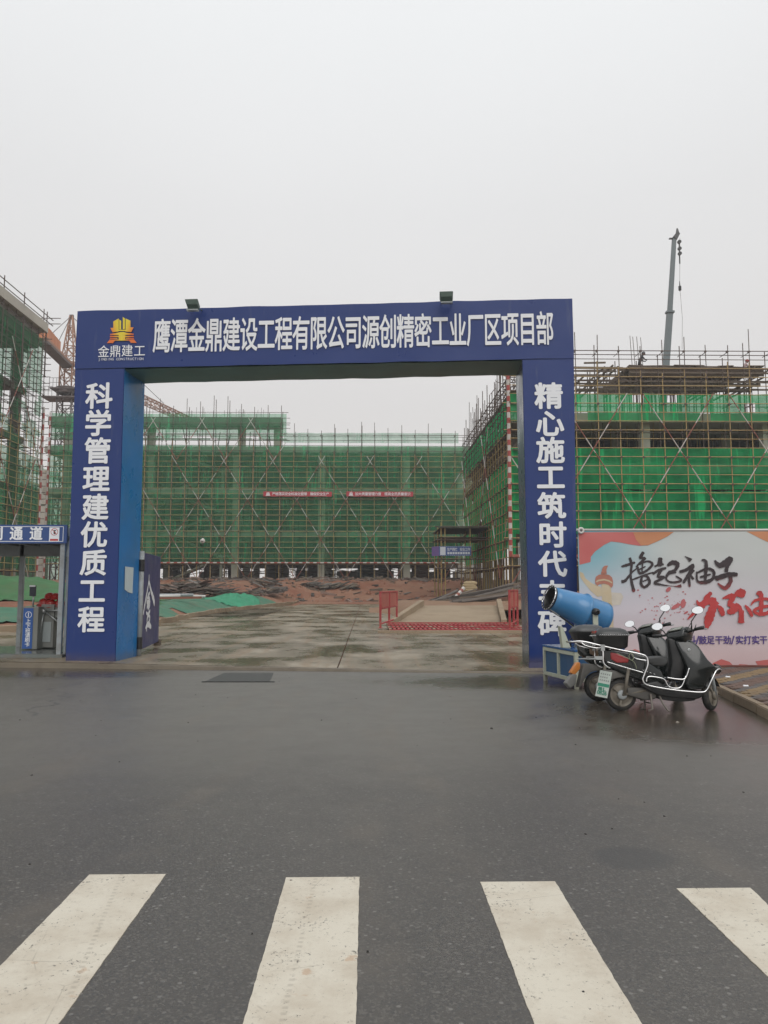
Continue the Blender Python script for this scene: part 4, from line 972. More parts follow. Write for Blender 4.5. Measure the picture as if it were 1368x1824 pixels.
net_panel(sb, Vector((at(505, 780, YB).x, YB, 0)), Vector((1, 0, 0)), 19.6, zt(790)+.1, zt(770), (0, -1, 0), mat_net('pale_rail_net', (.16, .30, .22), .62), seed=4)
stick('warning_rail', sb, PB(7.8, zt(1002.5), -.2), PB(45.3, zt(1002.5), -.2), .075, unit_band(96))
sb2, P2 = scaffold('upper netted scaffold storey on the taller part of the long building', (-35.4, YB, 0), (1, 0, 0), at(510, 760, YB).x+35.4, (0, -1, 0), zt(790)+.3, zt(737), [(zt(790)+.35, zt(764)-.5, .16), (zt(764)-.45, zt(736.5))], M_NETB, railtop=zt(728), zy=0, spike=1.6, rail=.6, brace=(5.42, 58.2, at(315, 820, 85).x+35.4, zt(820), zt(745)))
stick('warning_pole', sb2, (-35.45, YB-.1, ZG), (-35.5, YB-.1, zt(737)), .09, unit_band(40))
# worker-less white helmet-like cap hanging in the net
o = top('hanging_cap', tuple(at(361, 963, 84.6)), 'round white helmet-like cap hanging in the dull green net of the long building', 'hanging object')
c = at(361, 963, 84.6); MB().lathe(c+Vector((0, 0, -.3)), (0, 0, 1), [(0, .05), (.05, .2), (.2, .29), (.4, .26), (.55, .08), (.6, .02)], 12).build('cap_shell', M_PVC, o, True); MB().tube([c+Vector((0, 0, .25)), c+Vector((0, .2, 1.2))], .02, 5).build('wire', M_BLACKP, o)
MB().box(c.x-.12, c.x+.14, c.y-.3, c.y-.2, c.z-.1, c.z-.02).build('dark_band', M_BLACKP, o)
# slogan banners tied on the back scaffold
for x0_, x1_, s_, lab in ((469, 591, '严格落实安全标准化管理 确保安全生产', 'long red slogan banner on the back scaffold, ending left of the middle gap'), (617, 736, '加大质量管理力度 提高全员质量意识', 'long red slogan banner on the back scaffold, on the side nearer the green wing')):
    Yb = YB-.35; a0, a1 = at(x0_, 875.5, Yb), at(x1_, 884.5, Yb)
    o = top('slogan_banner', tuple((a0+a1)/2), lab, 'banner', 'red banners on the back scaffold')
    b = MB(); n = 24
    for i in range(n+1):
        x = a0.x+(a1.x-a0.x)*i/n; q = .03*noise.noise(Vector((x, 0, 0))); sg = .05*math.sin(i*1.3)*.3
        b.v += [Vector((x, Yb+q, a1.z+sg)), Vector((x, Yb+q+.01, a0.z+sg)), Vector((x, Yb+q+.03, a0.z+sg)), Vector((x, Yb+q+.03, a1.z+sg))]
    for i in range(n):
        for j in range(4): b.f.append((4*i+j, 4*i+4+j, 4*i+4+(j+1) % 4, 4*i+(j+1) % 4)); b.m.append(0)
    b.build('cloth', M_BANR, o)
    b = MB(); m_ = len(s_); hgt = (a0.z-a1.z)
    for i, ch in enumerate(s_):
        if ch == ' ': continue
        x = a0.x+(a1.x-a0.x)*(.13+.83*(i+.5)/m_); put_glyph(b, ch, lambda s, z: Vector((s, Yb-.045, z)), x, (a0.z+a1.z)/2, hgt*.60, hgt*.62, .008)
    xx, zz = a0.x+(a1.x-a0.x)*.07, (a0.z+a1.z)/2
    for dx, w_, h0, h1 in ((-.12, .08, -.02, .15), (.0, .09, -.02, .2), (.12, .08, -.02, .15), (0, .4, -.12, -.04), (0, .5, -.2, -.14)): b.quad((xx+dx-w_/2, Yb-.045, zz+h0), (xx+dx+w_/2, Yb-.045, zz+h0), (xx+dx+w_/2, Yb-.045, zz+h1), (xx+dx-w_/2, Yb-.045, zz+h1))
    b.build('lettering', M_WHITE, o)

# --- right wing: receding face and the face towards the street
XW, YW = 9.35, 50.0
zr_ = lambda y, Y=YW: at(1200, y, Y).z
rs_ = [zr_(921, 51.5), zr_(827, 51.5), zr_(738, 51.5)]
cxr = [XW+1.6]+[at(x, 900, 51.9).x for x in (1151, 1369)]+[35.6]
rbld = frame('unfinished_building', 'nearer concrete frame with timber formwork on top, right of the gateway', 'building', rs_, XW+1.1, 44, 51.2, 73.5, cxr, (51.9, 58, 64, 70), .62, 1.3, M_CEM, .62)
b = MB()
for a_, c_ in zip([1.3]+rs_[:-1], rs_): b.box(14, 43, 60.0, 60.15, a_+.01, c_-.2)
b.build('shade_backing', M_DARKIN, rbld)  # wall added behind the props, interior shade put into its near-black colour
for i in range(110):
    x, y = rnd.uniform(XW+1.6, 36), rnd.uniform(52.3, 59); k = rnd.choice((1, 2, 2, 2)); a_, c_ = ([1.3]+rs_)[k], ([1.3]+rs_)[k+1]
    stick('prop', rbld, (x, y, a_), (x+rnd.uniform(-.1, .1), y, c_-.17), .035, unit_pole(rnd.choice((M_POLED, M_CEMD, M_WOODL, M_POLEY))))
for i in range(80):
    x, y = XW+1.5+rnd.uniform(0, 1.5), rnd.uniform(51, 73); k = rnd.choice((0, 1, 2)); a_, c_ = ([1.3]+rs_)[k], ([1.3]+rs_)[k+1]
    stick('prop', rbld, (x, y, a_-.3), (x+rnd.uniform(-.15, .15), y+rnd.uniform(-.2, .2), c_-.17), .04, unit_pole(rnd.choice((M_POLED, M_WOOD, M_POLEY))))
# formwork deck: planks and joists on props above the third slab
zf0, zf1 = zr_(690, 52), zr_(652, 52)
fx0, fx1 = at(1118, 660, 52).x, at(1356, 660, 52).x
def plank(parent, p, u, v, w_, m=M_WOOD, nm='plank'): return MB().obox(p, u, v, w_).build(nm, m, parent)
for i in range(9):
    z = zf1-.12*i*0-.0; x = fx0+i*(fx1-fx0)/9
    plank(rbld, (x, 51.6+rnd.random()*.2, zf1-.1+rnd.uniform(-.04, .04)), ((fx1-fx0)/9*1.05, 0, rnd.uniform(-.05, .05)), (0, 8, 0), (0, 0, .06), nm='formwork_panel')
for i in range(8):
    x = fx0+i*(fx1-fx0)/8; plank(rbld, (x, 51.7, zr_(672, 52)), ((fx1-fx0)/8*1.02, 0, rnd.uniform(-.06, .06)), (0, .06, 0), (0, 0, rnd.uniform(.5, .75)), nm='side_formwork')
for i in range(30):
    x = at(1040+i*11.5, 680, 52).x; plank(rbld, (x, 51.3+rnd.random(), zf1-.22-rnd.choice((0, .0, .55, 1.0))), (.09, 0, 0), (0, 5, 0), (0, 0, .10), nm='joist')
for zz, xa, xb in ((zf1-.1, 1026, 1100), (zr_(660, 52), 1022, 1112), (zr_(676, 52), 1020, 1090), (zr_(684, 52), 1060, 1368), (zr_(692, 52), 1022, 1368), (zr_(668, 52), 1116, 1368), (zr_(657, 52), 1110, 1360)):
    for q in range(3):
        a0, a1 = at(xa, 680, 52).x, at(xb, 680, 52).x
        plank(rbld, (a0+rnd.uniform(-.5, .5), 51.5+q*.9, zz+rnd.uniform(-.1, .1)), (a1-a0+rnd.uniform(-1.5, 1), 0, rnd.uniform(-.1, .1)), (0, .1, 0), (0, 0, .11), nm='runner')
for i in range(95):
    x = at(rnd.uniform(1022, 1372), 680, 52).x; y = 51.6+rnd.random()*5; stick('shore', rbld, (x, y, rs_[2]), (x+rnd.uniform(-.08, .08), y, zf1-.15), .035, unit_pole(rnd.choice((M_POLED, M_POLED, M_WOOD))))
for px_ in (1122, 1127, 1134, 1141):
    a_ = at(px_+4, 650, 54); c_ = at(px_, rnd.uniform(597, 606), 54); stick('rebar', rbld, a_, c_, .022, unit_pole(M_POLED, 4))
sr, PR = scaffold('yellow poled scaffold with bright green nets above the poster right of the gateway', (XW-.0, YW, 0), (1, 0, 0), 33, (0, -1, 0), 1.2, zr_(650), [(zr_(943)-.3, zr_(872)), (zr_(872)+.03, zr_(796)), (zr_(750), zr_(700), .33)], M_NETR,
              net_kw=dict(amp=.22, sag=.25), brace=(5.78, 58, at(1137, 925, YW).x-XW+2.89, zr_(925)-4.62, zr_(702)), zy=zr_(655), railtop=zr_(619), spike=1.3, sp=1.47, r=.033)
stick('corner_pole', sr, (XW-.12, YW-.12, zr_(992)), (XW-.12, YW-.12, zr_(660)), .115, unit_band(34))
stick('warning_rail', sr, (XW-.1, YW-.2, zr_(991)), (XW+6, YW-.2, zr_(991)), .11, unit_band(12))
sw, PW = scaffold('receding scaffold face with bright green nets just left of the right pillar', (XW, YW, 0), (0, 1, 0), 25.5, (-1, 0, 0), 1.2, 13.9, [(3.6, 10.35, .52), (12.2, 14.5, .6)], M_NETW, zy=12, railtop=zr_(664), spike=2.2, sp=1.2, brace=(13, 55, 4, 2.2, 14), r=.038, boards=(7, 10.6, 12.4, 14.6), net_kw=dict(amp=.22, sag=.5))
for i in range(46):     # standing rebar and loose tubes above the wing
    y = rnd.uniform(51, 75); x = XW+rnd.uniform(.2, 2.6); stick('rebar', rbld, (x, y, rs_[2]), (x+rnd.uniform(-.2, .2), y, rnd.uniform(16.2, 19.6)), .025, unit_pole(M_POLED, 4))
for i in range(60):
    y = rnd.uniform(50.5, 73); z = rnd.choice((14.9, 15.5, 16.1, 16.7, 17.2)); stick('loose_tube', rbld, (XW+rnd.uniform(.3, 2), y, z), (XW+rnd.uniform(.3, 3), y+rnd.uniform(1, 3), z+rnd.uniform(-.1, .1)), .03, unit_pole(M_POLED))
for i in range(26):
    y = 50.8+i*.95; plank(rbld, (XW+.6, y, 14.7+rnd.uniform(-.3, .5)), (2.4, rnd.uniform(-.3, .3), 0), (0, .2, 0), (0, 0, .12), nm='formwork_plank')
for i in range(30):
    y = 50.8+i*.8; plank(rbld, (XW+.7, y, rnd.uniform(10.5, 12)), (.25, 0, 0), (0, rnd.uniform(.3, 1.3), 0), (0, 0, rnd.uniform(.15, .7)), nm='formwork_plank')

# --- left building, end of its long face at the frame edge
XL, YE = -30.0, 70.0
zl = lambda y: at(72, y, YE).z
ZT = zl(578)
lb = frame('unfinished_building', 'tall open concrete frame at the far left with a pale cantilevered roof slab', 'building', [4.9+1.2, 10.6, 15.1, 19.6, 23.6], -47, XL-1.3, 40, 69.3, (-31.9, -38, -46), (44, 52, 60, 68.8), .6, 1.2, M_CEMD, .7)
MB().box(-47, XL+.25, 40, 69.9, ZT-.85, ZT).build('roof_slab', M_CEM, lb)
MB().box(-47, XL-.3, 40.5, 69.3, ZT-2.5, ZT-.86).build('roof_beam', M_CEMD, lb)
for y in (44, 52, 60, 68.4): MB().box(-32.2, -31.6, y-.3, y+.3, 23.6, ZT-2.5).build('roof_column', M_CEMD, lb)
for i in range(70):
    y = rnd.uniform(55, 69); z0_, z1_ = rnd.choice(((1.2, 6), (6.1, 10.5), (10.6, 15), (15.1, 19.5), (19.6, 23.5))); stick('prop', lb, (XL-1.6-rnd.random()*6, y, z0_), (XL-1.6-rnd.random()*6, y, z1_-.16), .04, unit_pole(M_POLED))
sl_, PL_ = scaffold('weathered pole scaffold with thin green net on the tall far left building', (XL, 52, 0), (0, 1, 0), 18, (1, 0, 0), 1.2, zl(610), [(3.2, 13.3), (13.4, 19, .05), (19.1, zl(605), .0)], M_NETL, zy=16, railtop=zl(563)-1.3, spike=.3, sp=1.5, r=.036, brace=(7.5, 58, 2, 1.5, zl(640)))
for y in (54, 57.8, 61.5, 65.2, 69.2, 69.9): stick('guard_post', sl_, (XL+.1, y, 21), (XL+.1, y, zl(556)), .045, unit_pole(M_POLED))
for z in (zl(563), zl(573)): stick('guard_rail', sl_, (XL+.12, 52, z), (XL+.12, 71.2, z), .045, unit_pole(M_POLED)); stick('guard_rail', sl_, (XL-3, 70.3, z-.1), (XL+1.2, 70.3, z-.1), .04, unit_pole(M_POLED))
stick('corner_pole', sl_, (XL+.1, YE+.1, 2), (XL+.1, YE+.1, zl(725)), .09, unit_band(30))
for k in range(4): stick('end_pole', sl_, (XL-.4-k*1.2, YE+.3, 1.5), (XL-.4-k*1.2, YE+.3, zl(600)), .036, unit_pole(M_POLED))
z = 3
while z < zl(600): stick('end_rail', sl_, (XL-4, YE+.35, z), (XL+.45, YE+.35, z), .034, unit_pole(M_POLED)); z += .6
# --- far netted building seen in the gap on the left
a0, a1 = at(60, 826, 112), at(110, 842, 124)
u_ = Vector((a1.x-a0.x, a1.y-a0.y, 0)); L_ = u_.length
ff = top('scaffold', (a0.x+3, a0.y+6, 2.4), 'pale distant netted scaffold in the gap between the two left buildings', 'scaffold', 'scaffolds around the unfinished buildings')
u_.normalize(); pn = Vector((u_.y, -u_.x, 0)); base = Vector((a0.x, a0.y, 0))-u_*2
net_panel(ff, base, u_, L_+4, 2.4, a0.z-2.6, pn, M_NETB, seed=2); net_panel(ff, base, u_, L_+4, a0.z-1.4, a0.z, pn, M_NETB, seed=3)
for i in range(int((L_+4)/1.8)+1): q = base+u_*i*1.8+pn*.1; stick('pole', ff, (q.x, q.y, 2.3), (q.x, q.y, a0.z+.4), .045, unit_pole(M_POLED))
z = 3.2
while z < a0.z: q0, q1 = base+pn*.14, base+u_*(L_+4)+pn*.14; stick('rail', ff, (q0.x, q0.y, z), (q1.x, q1.y, z), .04, unit_pole(M_POLED)); z += 1.2
MB().obox(base+u_*1.5-pn*2+Vector((0, 0, 2.3)), u_*(L_+2), -pn*8, (0, 0, a0.z-5)).build('concrete_core', M_CEMD, ff)
net_panel(ff, base-pn*12, pn, 12, 2.4, a0.z-1, -u_, M_NETB, seed=6)
for i in range(8): q = base-pn*i*1.6-u_*.15; stick('pole', ff, (q.x, q.y, 2.3), (q.x, q.y, a0.z+.4), .045, unit_pole(M_POLED))
for i in range(12): q0, q1 = base-u_*.2, base-pn*12-u_*.2; z = 3.2+i*1.2; stick('rail', ff, (q0.x, q0.y, z), (q1.x, q1.y, z), .04, unit_pole(M_POLED))

# ------------------------------------------------------------------ cranes
def lattice(parent, name, c0, c1, w0, w1, step, m, rr=.08, up=(0, 0, 1)):
    c0, c1 = Vector(c0), Vector(c1); d = (c1-c0); L = d.length; d.normalize(); x = Vector(up).cross(d)
    if x.length < .1: x = Vector((1, 0, 0)).cross(d)
    x.normalize(); y = d.cross(x); b = MB()
    def q(t, i): w_ = (w0+(w1-w0)*t)/2; sx_, sy_ = ((-1, -1), (1, -1), (1, 1), (-1, 1))[i % 4]; return c0+d*L*t+x*sx_*w_+y*sy_*w_
    for i in range(4): b.tube([q(0, i), q(1, i)], rr, 5)
    n = max(2, int(L/step))
    for k in range(n):
        t0, t1 = k/n, (k+1)/n
        for i in range(4):
            b.tube([q(t0, i), q(t1, i+1)], rr*.6, 4, cap=False); b.tube([q(t0, i), q(t0, i+1)], rr*.6, 4, cap=False)
            if k % 2: b.tube([q(t0, i+1), q(t1, i)], rr*.5, 4, cap=False)
    return b.build(name, m, parent, True)
YC = 107.0
cm_ = at(120, 700, YC); cX = cm_.x
crane = top('tower_crane', (cX, YC, 2.4), 'rusty red lattice tower crane with orange counterweights behind the left pillar', 'tower crane')
czt = lambda y: at(120, y, YC).z
lattice(crane, 'mast', (cX, YC, 2.3), (cX, YC, czt(700)), 2.0, 2.0, 1.9, M_CRANED, .12)
MB().lathe((cX, YC, czt(703)), (0, 0, 1), [(0, .6), (.1, 1.5), (.9, 1.6), (1.1, .9), (1.2, .5)], 16).build('slewing_ring', M_CRANED, crane)
MB().box(cX-1.9, cX+2, YC-1.6, YC+1.6, czt(697), czt(697)+.2).build('platform', M_CRANED, crane)
MB().box(cX-3.0, cX+2, YC-1.5, YC+1.5, czt(712), czt(712)+.2).build('platform', M_CRANED, crane)
b = MB()
for zb_, xx in ((czt(697)+.2, -1.9), (czt(712)+.2, -3)):
    for q in range(4): b.tube([(cX+xx+q*.5, YC-1.6, zb_), (cX+xx+q*.5, YC-1.6, zb_+1.3)], .035, 4)
    for h_ in (.65, 1.3): b.tube([(cX+xx, YC-1.6, zb_+h_), (cX+xx+1.5, YC-1.6, zb_+h_)], .03, 4)
b.build('handrail', M_CRANED, crane)
lattice(crane, 'tower_head', (cX, YC, czt(697)), (cX, YC, czt(655)), 1.7, 1.7, 1.2, M_CRANE, .11)
apex = at(127.5, 563, YC); lattice(crane, 'apex_frame', (cX+.15, YC, czt(655)), (apex.x, YC, apex.z), 1.9, .35, 1.3, M_CRANE, .10)
MB().lathe((apex.x-.5, YC, apex.z), (1, 0, 0), [(.2, .1), (.25, .22), (.75, .22), (.8, .1)], 10).build('sheave', M_CRANED, crane)
zj = czt(652); cj = Vector((-41.6+.4, 94.5, zj)); cj = Vector((at(74, 612, 95.5).x, 95.5, zj)); m0 = Vector((cX, YC, zj))
dj = (m0-cj).normalized(); xj = Vector((dj.y, -dj.x, 0))
MB().obox(cj-xj*.75, (m0-cj), xj*1.5, (0, 0, .32)).build('counter_jib', M_CRANE, crane)
MB().obox(cj-xj*.75-Vector((0, 0, .34)), (m0-cj), xj*1.5, (0, 0, .30)).build('jib_floor', M_CRANED, crane)
for q in range(4): MB().obox(cj+dj*(.6+q*1.3)-xj*.6+Vector((0, 0, .36)), dj*1.22, xj*1.2, (0, 0, 1.45-.06*q)).build('counterweight', M_ORANGE, crane)
b = MB(); b.tube([m0+Vector((.1, 0, apex.z-zj)), cj+dj*.4+xj*.5+Vector((0, 0, .4))], .05, 5); b.tube([m0+Vector((.1, 0, apex.z-zj)), cj+dj*4+xj*.5+Vector((0, 0, .4))], .05, 5)
je = Vector((cX+9.5*1.05, YC+44, zj+.4)); b.tube([(apex.x, YC, apex.z), tuple(m0+(je-m0)*.62+Vector((0, 0, 1)))], .05, 5); b.build('tie_rods', M_CRANED, crane)
lattice(crane, 'jib', tuple(m0), tuple(je), 1.3, 1.0, 1.6, M_CRANE, .08)
YM = 63.5
mc = top('mobile_crane', (at(1186, 650, YM).x, YM, 1.2), 'grey telescopic crane boom rising behind the right building', 'crane')
p0, p1, p2 = at(1183.5, 690, YM), at(1193, 557, YM), at(1201, 424, YM); db = (p1-p0).normalized(); pb = p0-db*13.5
def sq(c0, c1, w0, w1, d=Vector((0, 1, 0))):
    dd = (c1-c0).normalized(); x = d.cross(dd).normalized(); r_ = []
    for c, w_ in ((c0, w0), (c1, w1)): r_ += [c-x*w_/2-d*w_/2, c+x*w_/2-d*w_/2, c+x*w_/2+d*w_/2, c-x*w_/2+d*w_/2]
    return r_
MB().hexa(sq(pb, p1, .52, .44)).build('boom_base', M_BOOM, mc); MB().hexa(sq(p1-db*.4, p2, .36, .30)).build('boom_section', M_BOOM, mc)
MB().hexa(sq(p1-db*.05, p1+db*.12, .62, .62)).build('boom_collar', M_BOOM, mc)
b = MB(); hx = p2+Vector((.22, 0, .1)); b.hexa(sq(p2-db*.1, p2+Vector((.35, 0, .45)), .42, .3)); b.hexa(sq(p2+Vector((.3, 0, .4)), at(1206, 407, YM), .25, .1))
b.box(p2.x-.45, p2.x, YM-.1, YM+.1, p2.z-.1, p2.z-.02); b.build('boom_head', M_BLACKP, mc)
b = MB()
for dz in (.35, .95, 1.4): b.lathe((p2.x+.42, YM-.12, p2.z-dz), (0, 1, 0), [(0, .02), (0, .16), (.2, .16), (.2, .02)], 10)
b.tube([(p2.x+.42, YM, p2.z-.2), (p2.x+.40, YM, p2.z-2.3)], .06, 5); b.build('sheave_block', M_BLACKP, mc)
hk = at(1211, 512, YM); hb = at(1215, 622, YM)
MB().tube([(p2.x+.5, YM, p2.z), tuple(hk+Vector((0, 0, .4)))], .014, 4).tube([tuple(hk), tuple((hk+hb)/2+Vector((.12, 0, 0))), tuple(hb)], .014, 4).build('hoist_rope', M_POLED, mc)
MB().lathe(hk-Vector((0, 0, .35)), (0, 0, 1), [(0, .03), (.08, .05), (.1, .13), (.45, .13), (.5, .05), (.9, .03)], 8).build('hook_weight', M_BLACKP, mc)
b = MB().box(pb.x-2.5, pb.x+3.5, YM-1.2, YM+1.2, 1.9, 2.9); b.box(pb.x-1, pb.x+1.2, YM-.8, YM+.8, 2.9, pb.z+.4)
for q in (-1.8, -.2, 1.4, 2.9):
    for s_ in (-1.25, 1.0): b.lathe((pb.x+q, YM+s_, 1.75), (0, 1, 0), [(0, .05), (0, .5), (.25, .5), (.25, .05)], 12)
b.build('carrier', M_BOOM, mc)

# ------------------------------------------------------------------ people on the roof edge
def figure(name, loc, lab, joints, edges, rad, m_body, helm, scale=1.):
    o = top(name, loc, lab, 'person')
    me = bpy.data.meshes.new('body'); me.from_pydata([Vector(j)*scale for j in joints], edges, []); ob = bpy.data.objects.new('tmp', me); COL.objects.link(ob)
    md = ob.modifiers.new('s', 'SKIN'); ss_ = ob.modifiers.new('u', 'SUBSURF'); ss_.levels = 1; ss_.render_levels = 1
    for v, r_ in zip(me.skin_vertices[0].data, rad): v.radius = (r_*scale, r_*scale)
    me.skin_vertices[0].data[0].use_root = True
    dg = bpy.context.evaluated_depsgraph_get(); m2 = bpy.data.meshes.new_from_object(ob.evaluated_get(dg)); bpy.data.objects.remove(ob)
    m2.name = 'body'; m2.materials.clear(); link('body', m2, o, [m_body], True)
    hd_ = Vector(joints[4])*scale+Vector(loc)
    MB().lathe(hd_-Vector((0, 0, .12)), (.25, -.1, 1), [(0, .04), (.04, .075), (.1, .1), (.17, .10), (.24, .07), (.27, .01)], 10).build('head', M_SKIN, o, True)
    MB().lathe(hd_+Vector((0, 0, -.005)), (.25, -.1, 1), [(-.01, .15), (0, .15), (.02, .13), (.09, .12), (.15, .07), (.17, .01)], 12).build('helmet', helm, o, True)
    return o
J = [(0, 0, .55), (.10, -.02, .85), (.2, -.04, 1.08), (.25, -.05, 1.2), (.33, -.06, 1.33),
     (-.02, -.12, .5), (.22, -.16, .36), (.10, -.16, .02), (.20, -.17, 0), (-.02, .12, .5), (.16, .14, .34), (.02, .14, .02), (.12, .15, 0),
     (.2, -.22, 1.04), (.36, -.26, .82), (.55, -.24, .74), (.2, .18, 1.04), (.4, .2, .82), (.6, .12, .78)]
Ed = [(0, 1), (1, 2), (2, 3), (3, 4), (0, 5), (5, 6), (6, 7), (7, 8), (0, 9), (9, 10), (10, 11), (11, 12), (2, 13), (13, 14), (14, 15), (2, 16), (16, 17), (17, 18)]
Rd = [.16, .17, .17, .07, .06, .10, .08, .055, .045, .10, .08, .055, .045, .075, .05, .035, .075, .05, .035]
q = at(1141, 652, 52.6); figure('person', tuple(q+Vector((-.1, 0, -.35))), 'worker in black leaning forward on the roof edge beside upright rebar', J, Ed, Rd, M_DARKC, M_BLACKP, .92)
q = at(1329, 650, 53); figure('person', tuple(q+Vector((-.25, 0, -.95))), 'worker with a red helmet bending low behind the timber formwork', J, Ed, Rd, mat('pink_grey_cloth', (.4, .3, .3), .8, .1, 3), M_HELM, .9)

# ------------------------------------------------------------------ site ground things
# kerb blocks edging the netted ground
kroot = top('kerb_row', (-8.3, 42, .1), 'row of muddy concrete kerb blocks along the netted ground left of the site road', 'kerb')
me = MB().box(-.06, .06, -.48, .48, 0, .26).mesh('kerb_block'); bm = bmesh.new(); bm.from_mesh(me); bmesh.ops.remove_doubles(bm, verts=bm.verts, dist=1e-5); bmesh.ops.recalc_face_normals(bm, faces=bm.faces)
bmesh.ops.bevel(bm, geom=list(bm.edges), offset=.015, segments=1, affect='EDGES'); bm.to_mesh(me); bm.free(); me.materials.append(M_TAN)
y = 61.0; pts = []
while y > 24.7:
    x = kerb_x(y); x2 = kerb_x(y-.9); l = math.hypot(x2-x, .9); pts.append((x, y, math.atan2(x2-x, .9))); y -= .9/l*1.0
xq = kerb_x(25); 
for k in range(22): pts.append((xq-.5-k*1.0, 24.9+.02*k, math.pi/2))
for x, y, a_ in pts:
    if rnd.random() < .03: continue
    o = bpy.data.objects.new('kerb_block', me); COL.objects.link(o); o.parent = kroot
    o.location = Vector((x-.06, y, apron(x, y)-.06+rnd.uniform(-.02, .03)))-ORG[kroot]; o.rotation_euler = (rnd.uniform(-.03, .03), rnd.uniform(-.06, .06), a_+rnd.uniform(-.04, .04))
# netting laid on the ground
def gnet(x, y): return terrain(x, y)+.03+.05*abs(noise.noise(Vector((x*1.6, y*1.1, 2))))+.03*noise.noise(Vector((x*4, y*2.5, 5)))
def ncond(x, y): 
    e_ = noise.noise(Vector((x*.25, y*.25, 9)))*2
    return not (x < kerb_x(y)-.25 and y > 25.6 and ((x > -14.6 and y < 53+e_) or (x > -9.5) or (y < 32.5+e_*.6)) and y < 59+e_ and not (noise.noise(Vector((x*.5, y*.4, 20))) > .48))
o = grid(lin(-30, -5.6, 125), lin(25.4, 60, 135), gnet, 'ground_netting', M_GNET, hole=ncond); o['label'] = 'faded green netting spread over the ground behind the kerb row'; o['category'] = 'netting'; o['kind'] = 'thing'
def mound(x, y):
    h = 0
    for cx_, cy_, rx, ry, hh in ((-19.5, 41, 5.5, 3.5, 1.35), (-14.6, 39.5, 3.6, 2.6, .75), (-26, 43, 5, 4, 1.6), (-16.5, 44, 4, 3, 1.05)):
        d = ((x-cx_)/rx)**2+((y-cy_)/ry)**2; h = max(h, hh*math.exp(-d*1.1))
    return terrain(x, y)-.12+h+.22*noise.noise(Vector((x*.9, y*.9, 1)))*min(1, h*2)+.16*abs(noise.noise(Vector((x*1.6+y*.8, y*1.1, 6))))-.05
o = grid(lin(-32, -9.5, 110), lin(34, 49, 80), mound, 'covered_mound', M_GNET2, hole=lambda x, y: mound(x, y) < terrain(x, y)+.05); o['label'] = 'earth mound under brighter green net seen through the turnstile booth'; o['category'] = 'netted mound'; o['kind'] = 'thing'
# bunched fold of net near the timber
def fold(x, y):
    d = ((x+8.8)/1.6)**2+((y-52.5)/4)**2; return terrain(x, y)+.02+.26*math.exp(-d*1.2)*(1+.9*noise.noise(Vector((x*1.1, y*.7, 8))))+.26*abs(noise.noise(Vector((x*2.0, y*1.1, 1))))*math.exp(-d*.7)
o = grid(lin(-11.5, -6.8, 46), lin(46, 58, 60), fold, 'net_heap', mat('net_heap_green', (.035, .26, .14), .8, .3, 1.5, bump=.4, bscale=5), hole=lambda x, y: ((x+9.2)/1.6)**2+((y-52.3)/4.4)**2 > 1.2 or x > kerb_x(y)-.25); o['label'] = 'bunched bright green net heaped beside the kerb near the timber pile'; o['category'] = 'netting'; o['kind'] = 'thing'

def heap(name, lab, cat, items, loc):
    o = top(name, loc, lab, cat)
    for nm, p, q, w_, h_, m in items:
        p, q = Vector(p), Vector(q); d = q-p; sd = d.cross(Vector((0, 0, 1))).normalized()
        MB().obox(p-sd*w_/2, d, sd*w_, Vector((0, 0, h_))).build(nm, m, o)
    return o
M_PK = [M_WOOD, mat('wet_dark_timber', (.05, .04, .034), .6, .3, 2), mat('grey_timber', (.17, .15, .135), .8, .3, 2), mat('pink_board', (.24, .16, .13), .7, .2, 2)]
it = []
for i in range(150):
    x = rnd.uniform(-16.5, -9.3); y = rnd.uniform(55, 60.5); h_ = max(0, 1.15-abs(x+13.3)*.22-abs(y-57.8)*.15)*rnd.uniform(.2, 1); a_ = rnd.gauss(0, .5); L_ = rnd.uniform(1.2, 3.2)
    z = terrain(x, y)+h_+.05; dz = rnd.uniform(-.25, .25)
    it.append(('plank', (x-L_/2*math.cos(a_), y-L_/2*math.sin(a_), z-dz), (x+L_/2*math.cos(a_), y+L_/2*math.sin(a_), z+dz), rnd.uniform(.08, .35), rnd.uniform(.03, .09), rnd.choice(M_PK)))
for i in range(34):
    x = rnd.uniform(-16, -10.5); y = rnd.uniform(54, 58); z = terrain(x, y)+rnd.uniform(.1, .9); it.append(('board', (x, y, z), (x+rnd.uniform(.6, 1.6), y+rnd.uniform(-.6, .6), z+rnd.uniform(-.3, .3)), rnd.uniform(.5, 1.0), .03, M_PK[3] if rnd.random() < .5 else M_PK[2]))
heap('timber_pile', 'long untidy pile of dark planks and boards beyond the open gate leaf', 'timber pile', it, (-13, 57.5, 1))
for k, (ya, xs_, xe, dz) in enumerate(((44.5, -14.5, -9.6, .95), (44.0, -15, -10.2, .85), (43.4, -14.8, -10.8, .72))):
    o = top('white_pipe', (xs_+2, ya, dz), ('topmost white pipe lying on the green net by the timber pile', 'middle white pipe lying on the green net by the timber pile', 'lowest and nearest white pipe on the green net by the timber pile')[k], 'pipe', 'white pipes by the timber pile')
    MB().tube([(xs_, ya, terrain(xs_, ya)+.12+.1*(2-k)), (xe, ya+1.2, terrain(xe, ya)+.28+.1*(2-k))], .085, 8).build('tube', M_PVC if k != 1 else M_GREY, o, True)
MB_red = top('red_channel', (-10.5, 42.8, .9), 'rusty red steel channel lying in front of the white pipes', 'steel channel'); MB().obox((-12.2, 42.6, terrain(-12, 42.6)+.12), (2.9, .5, .04), (0, .16, 0), (0, 0, .12)).build('bar', mat('rust_red', (.22, .085, .055), .8, .2, 3), MB_red)
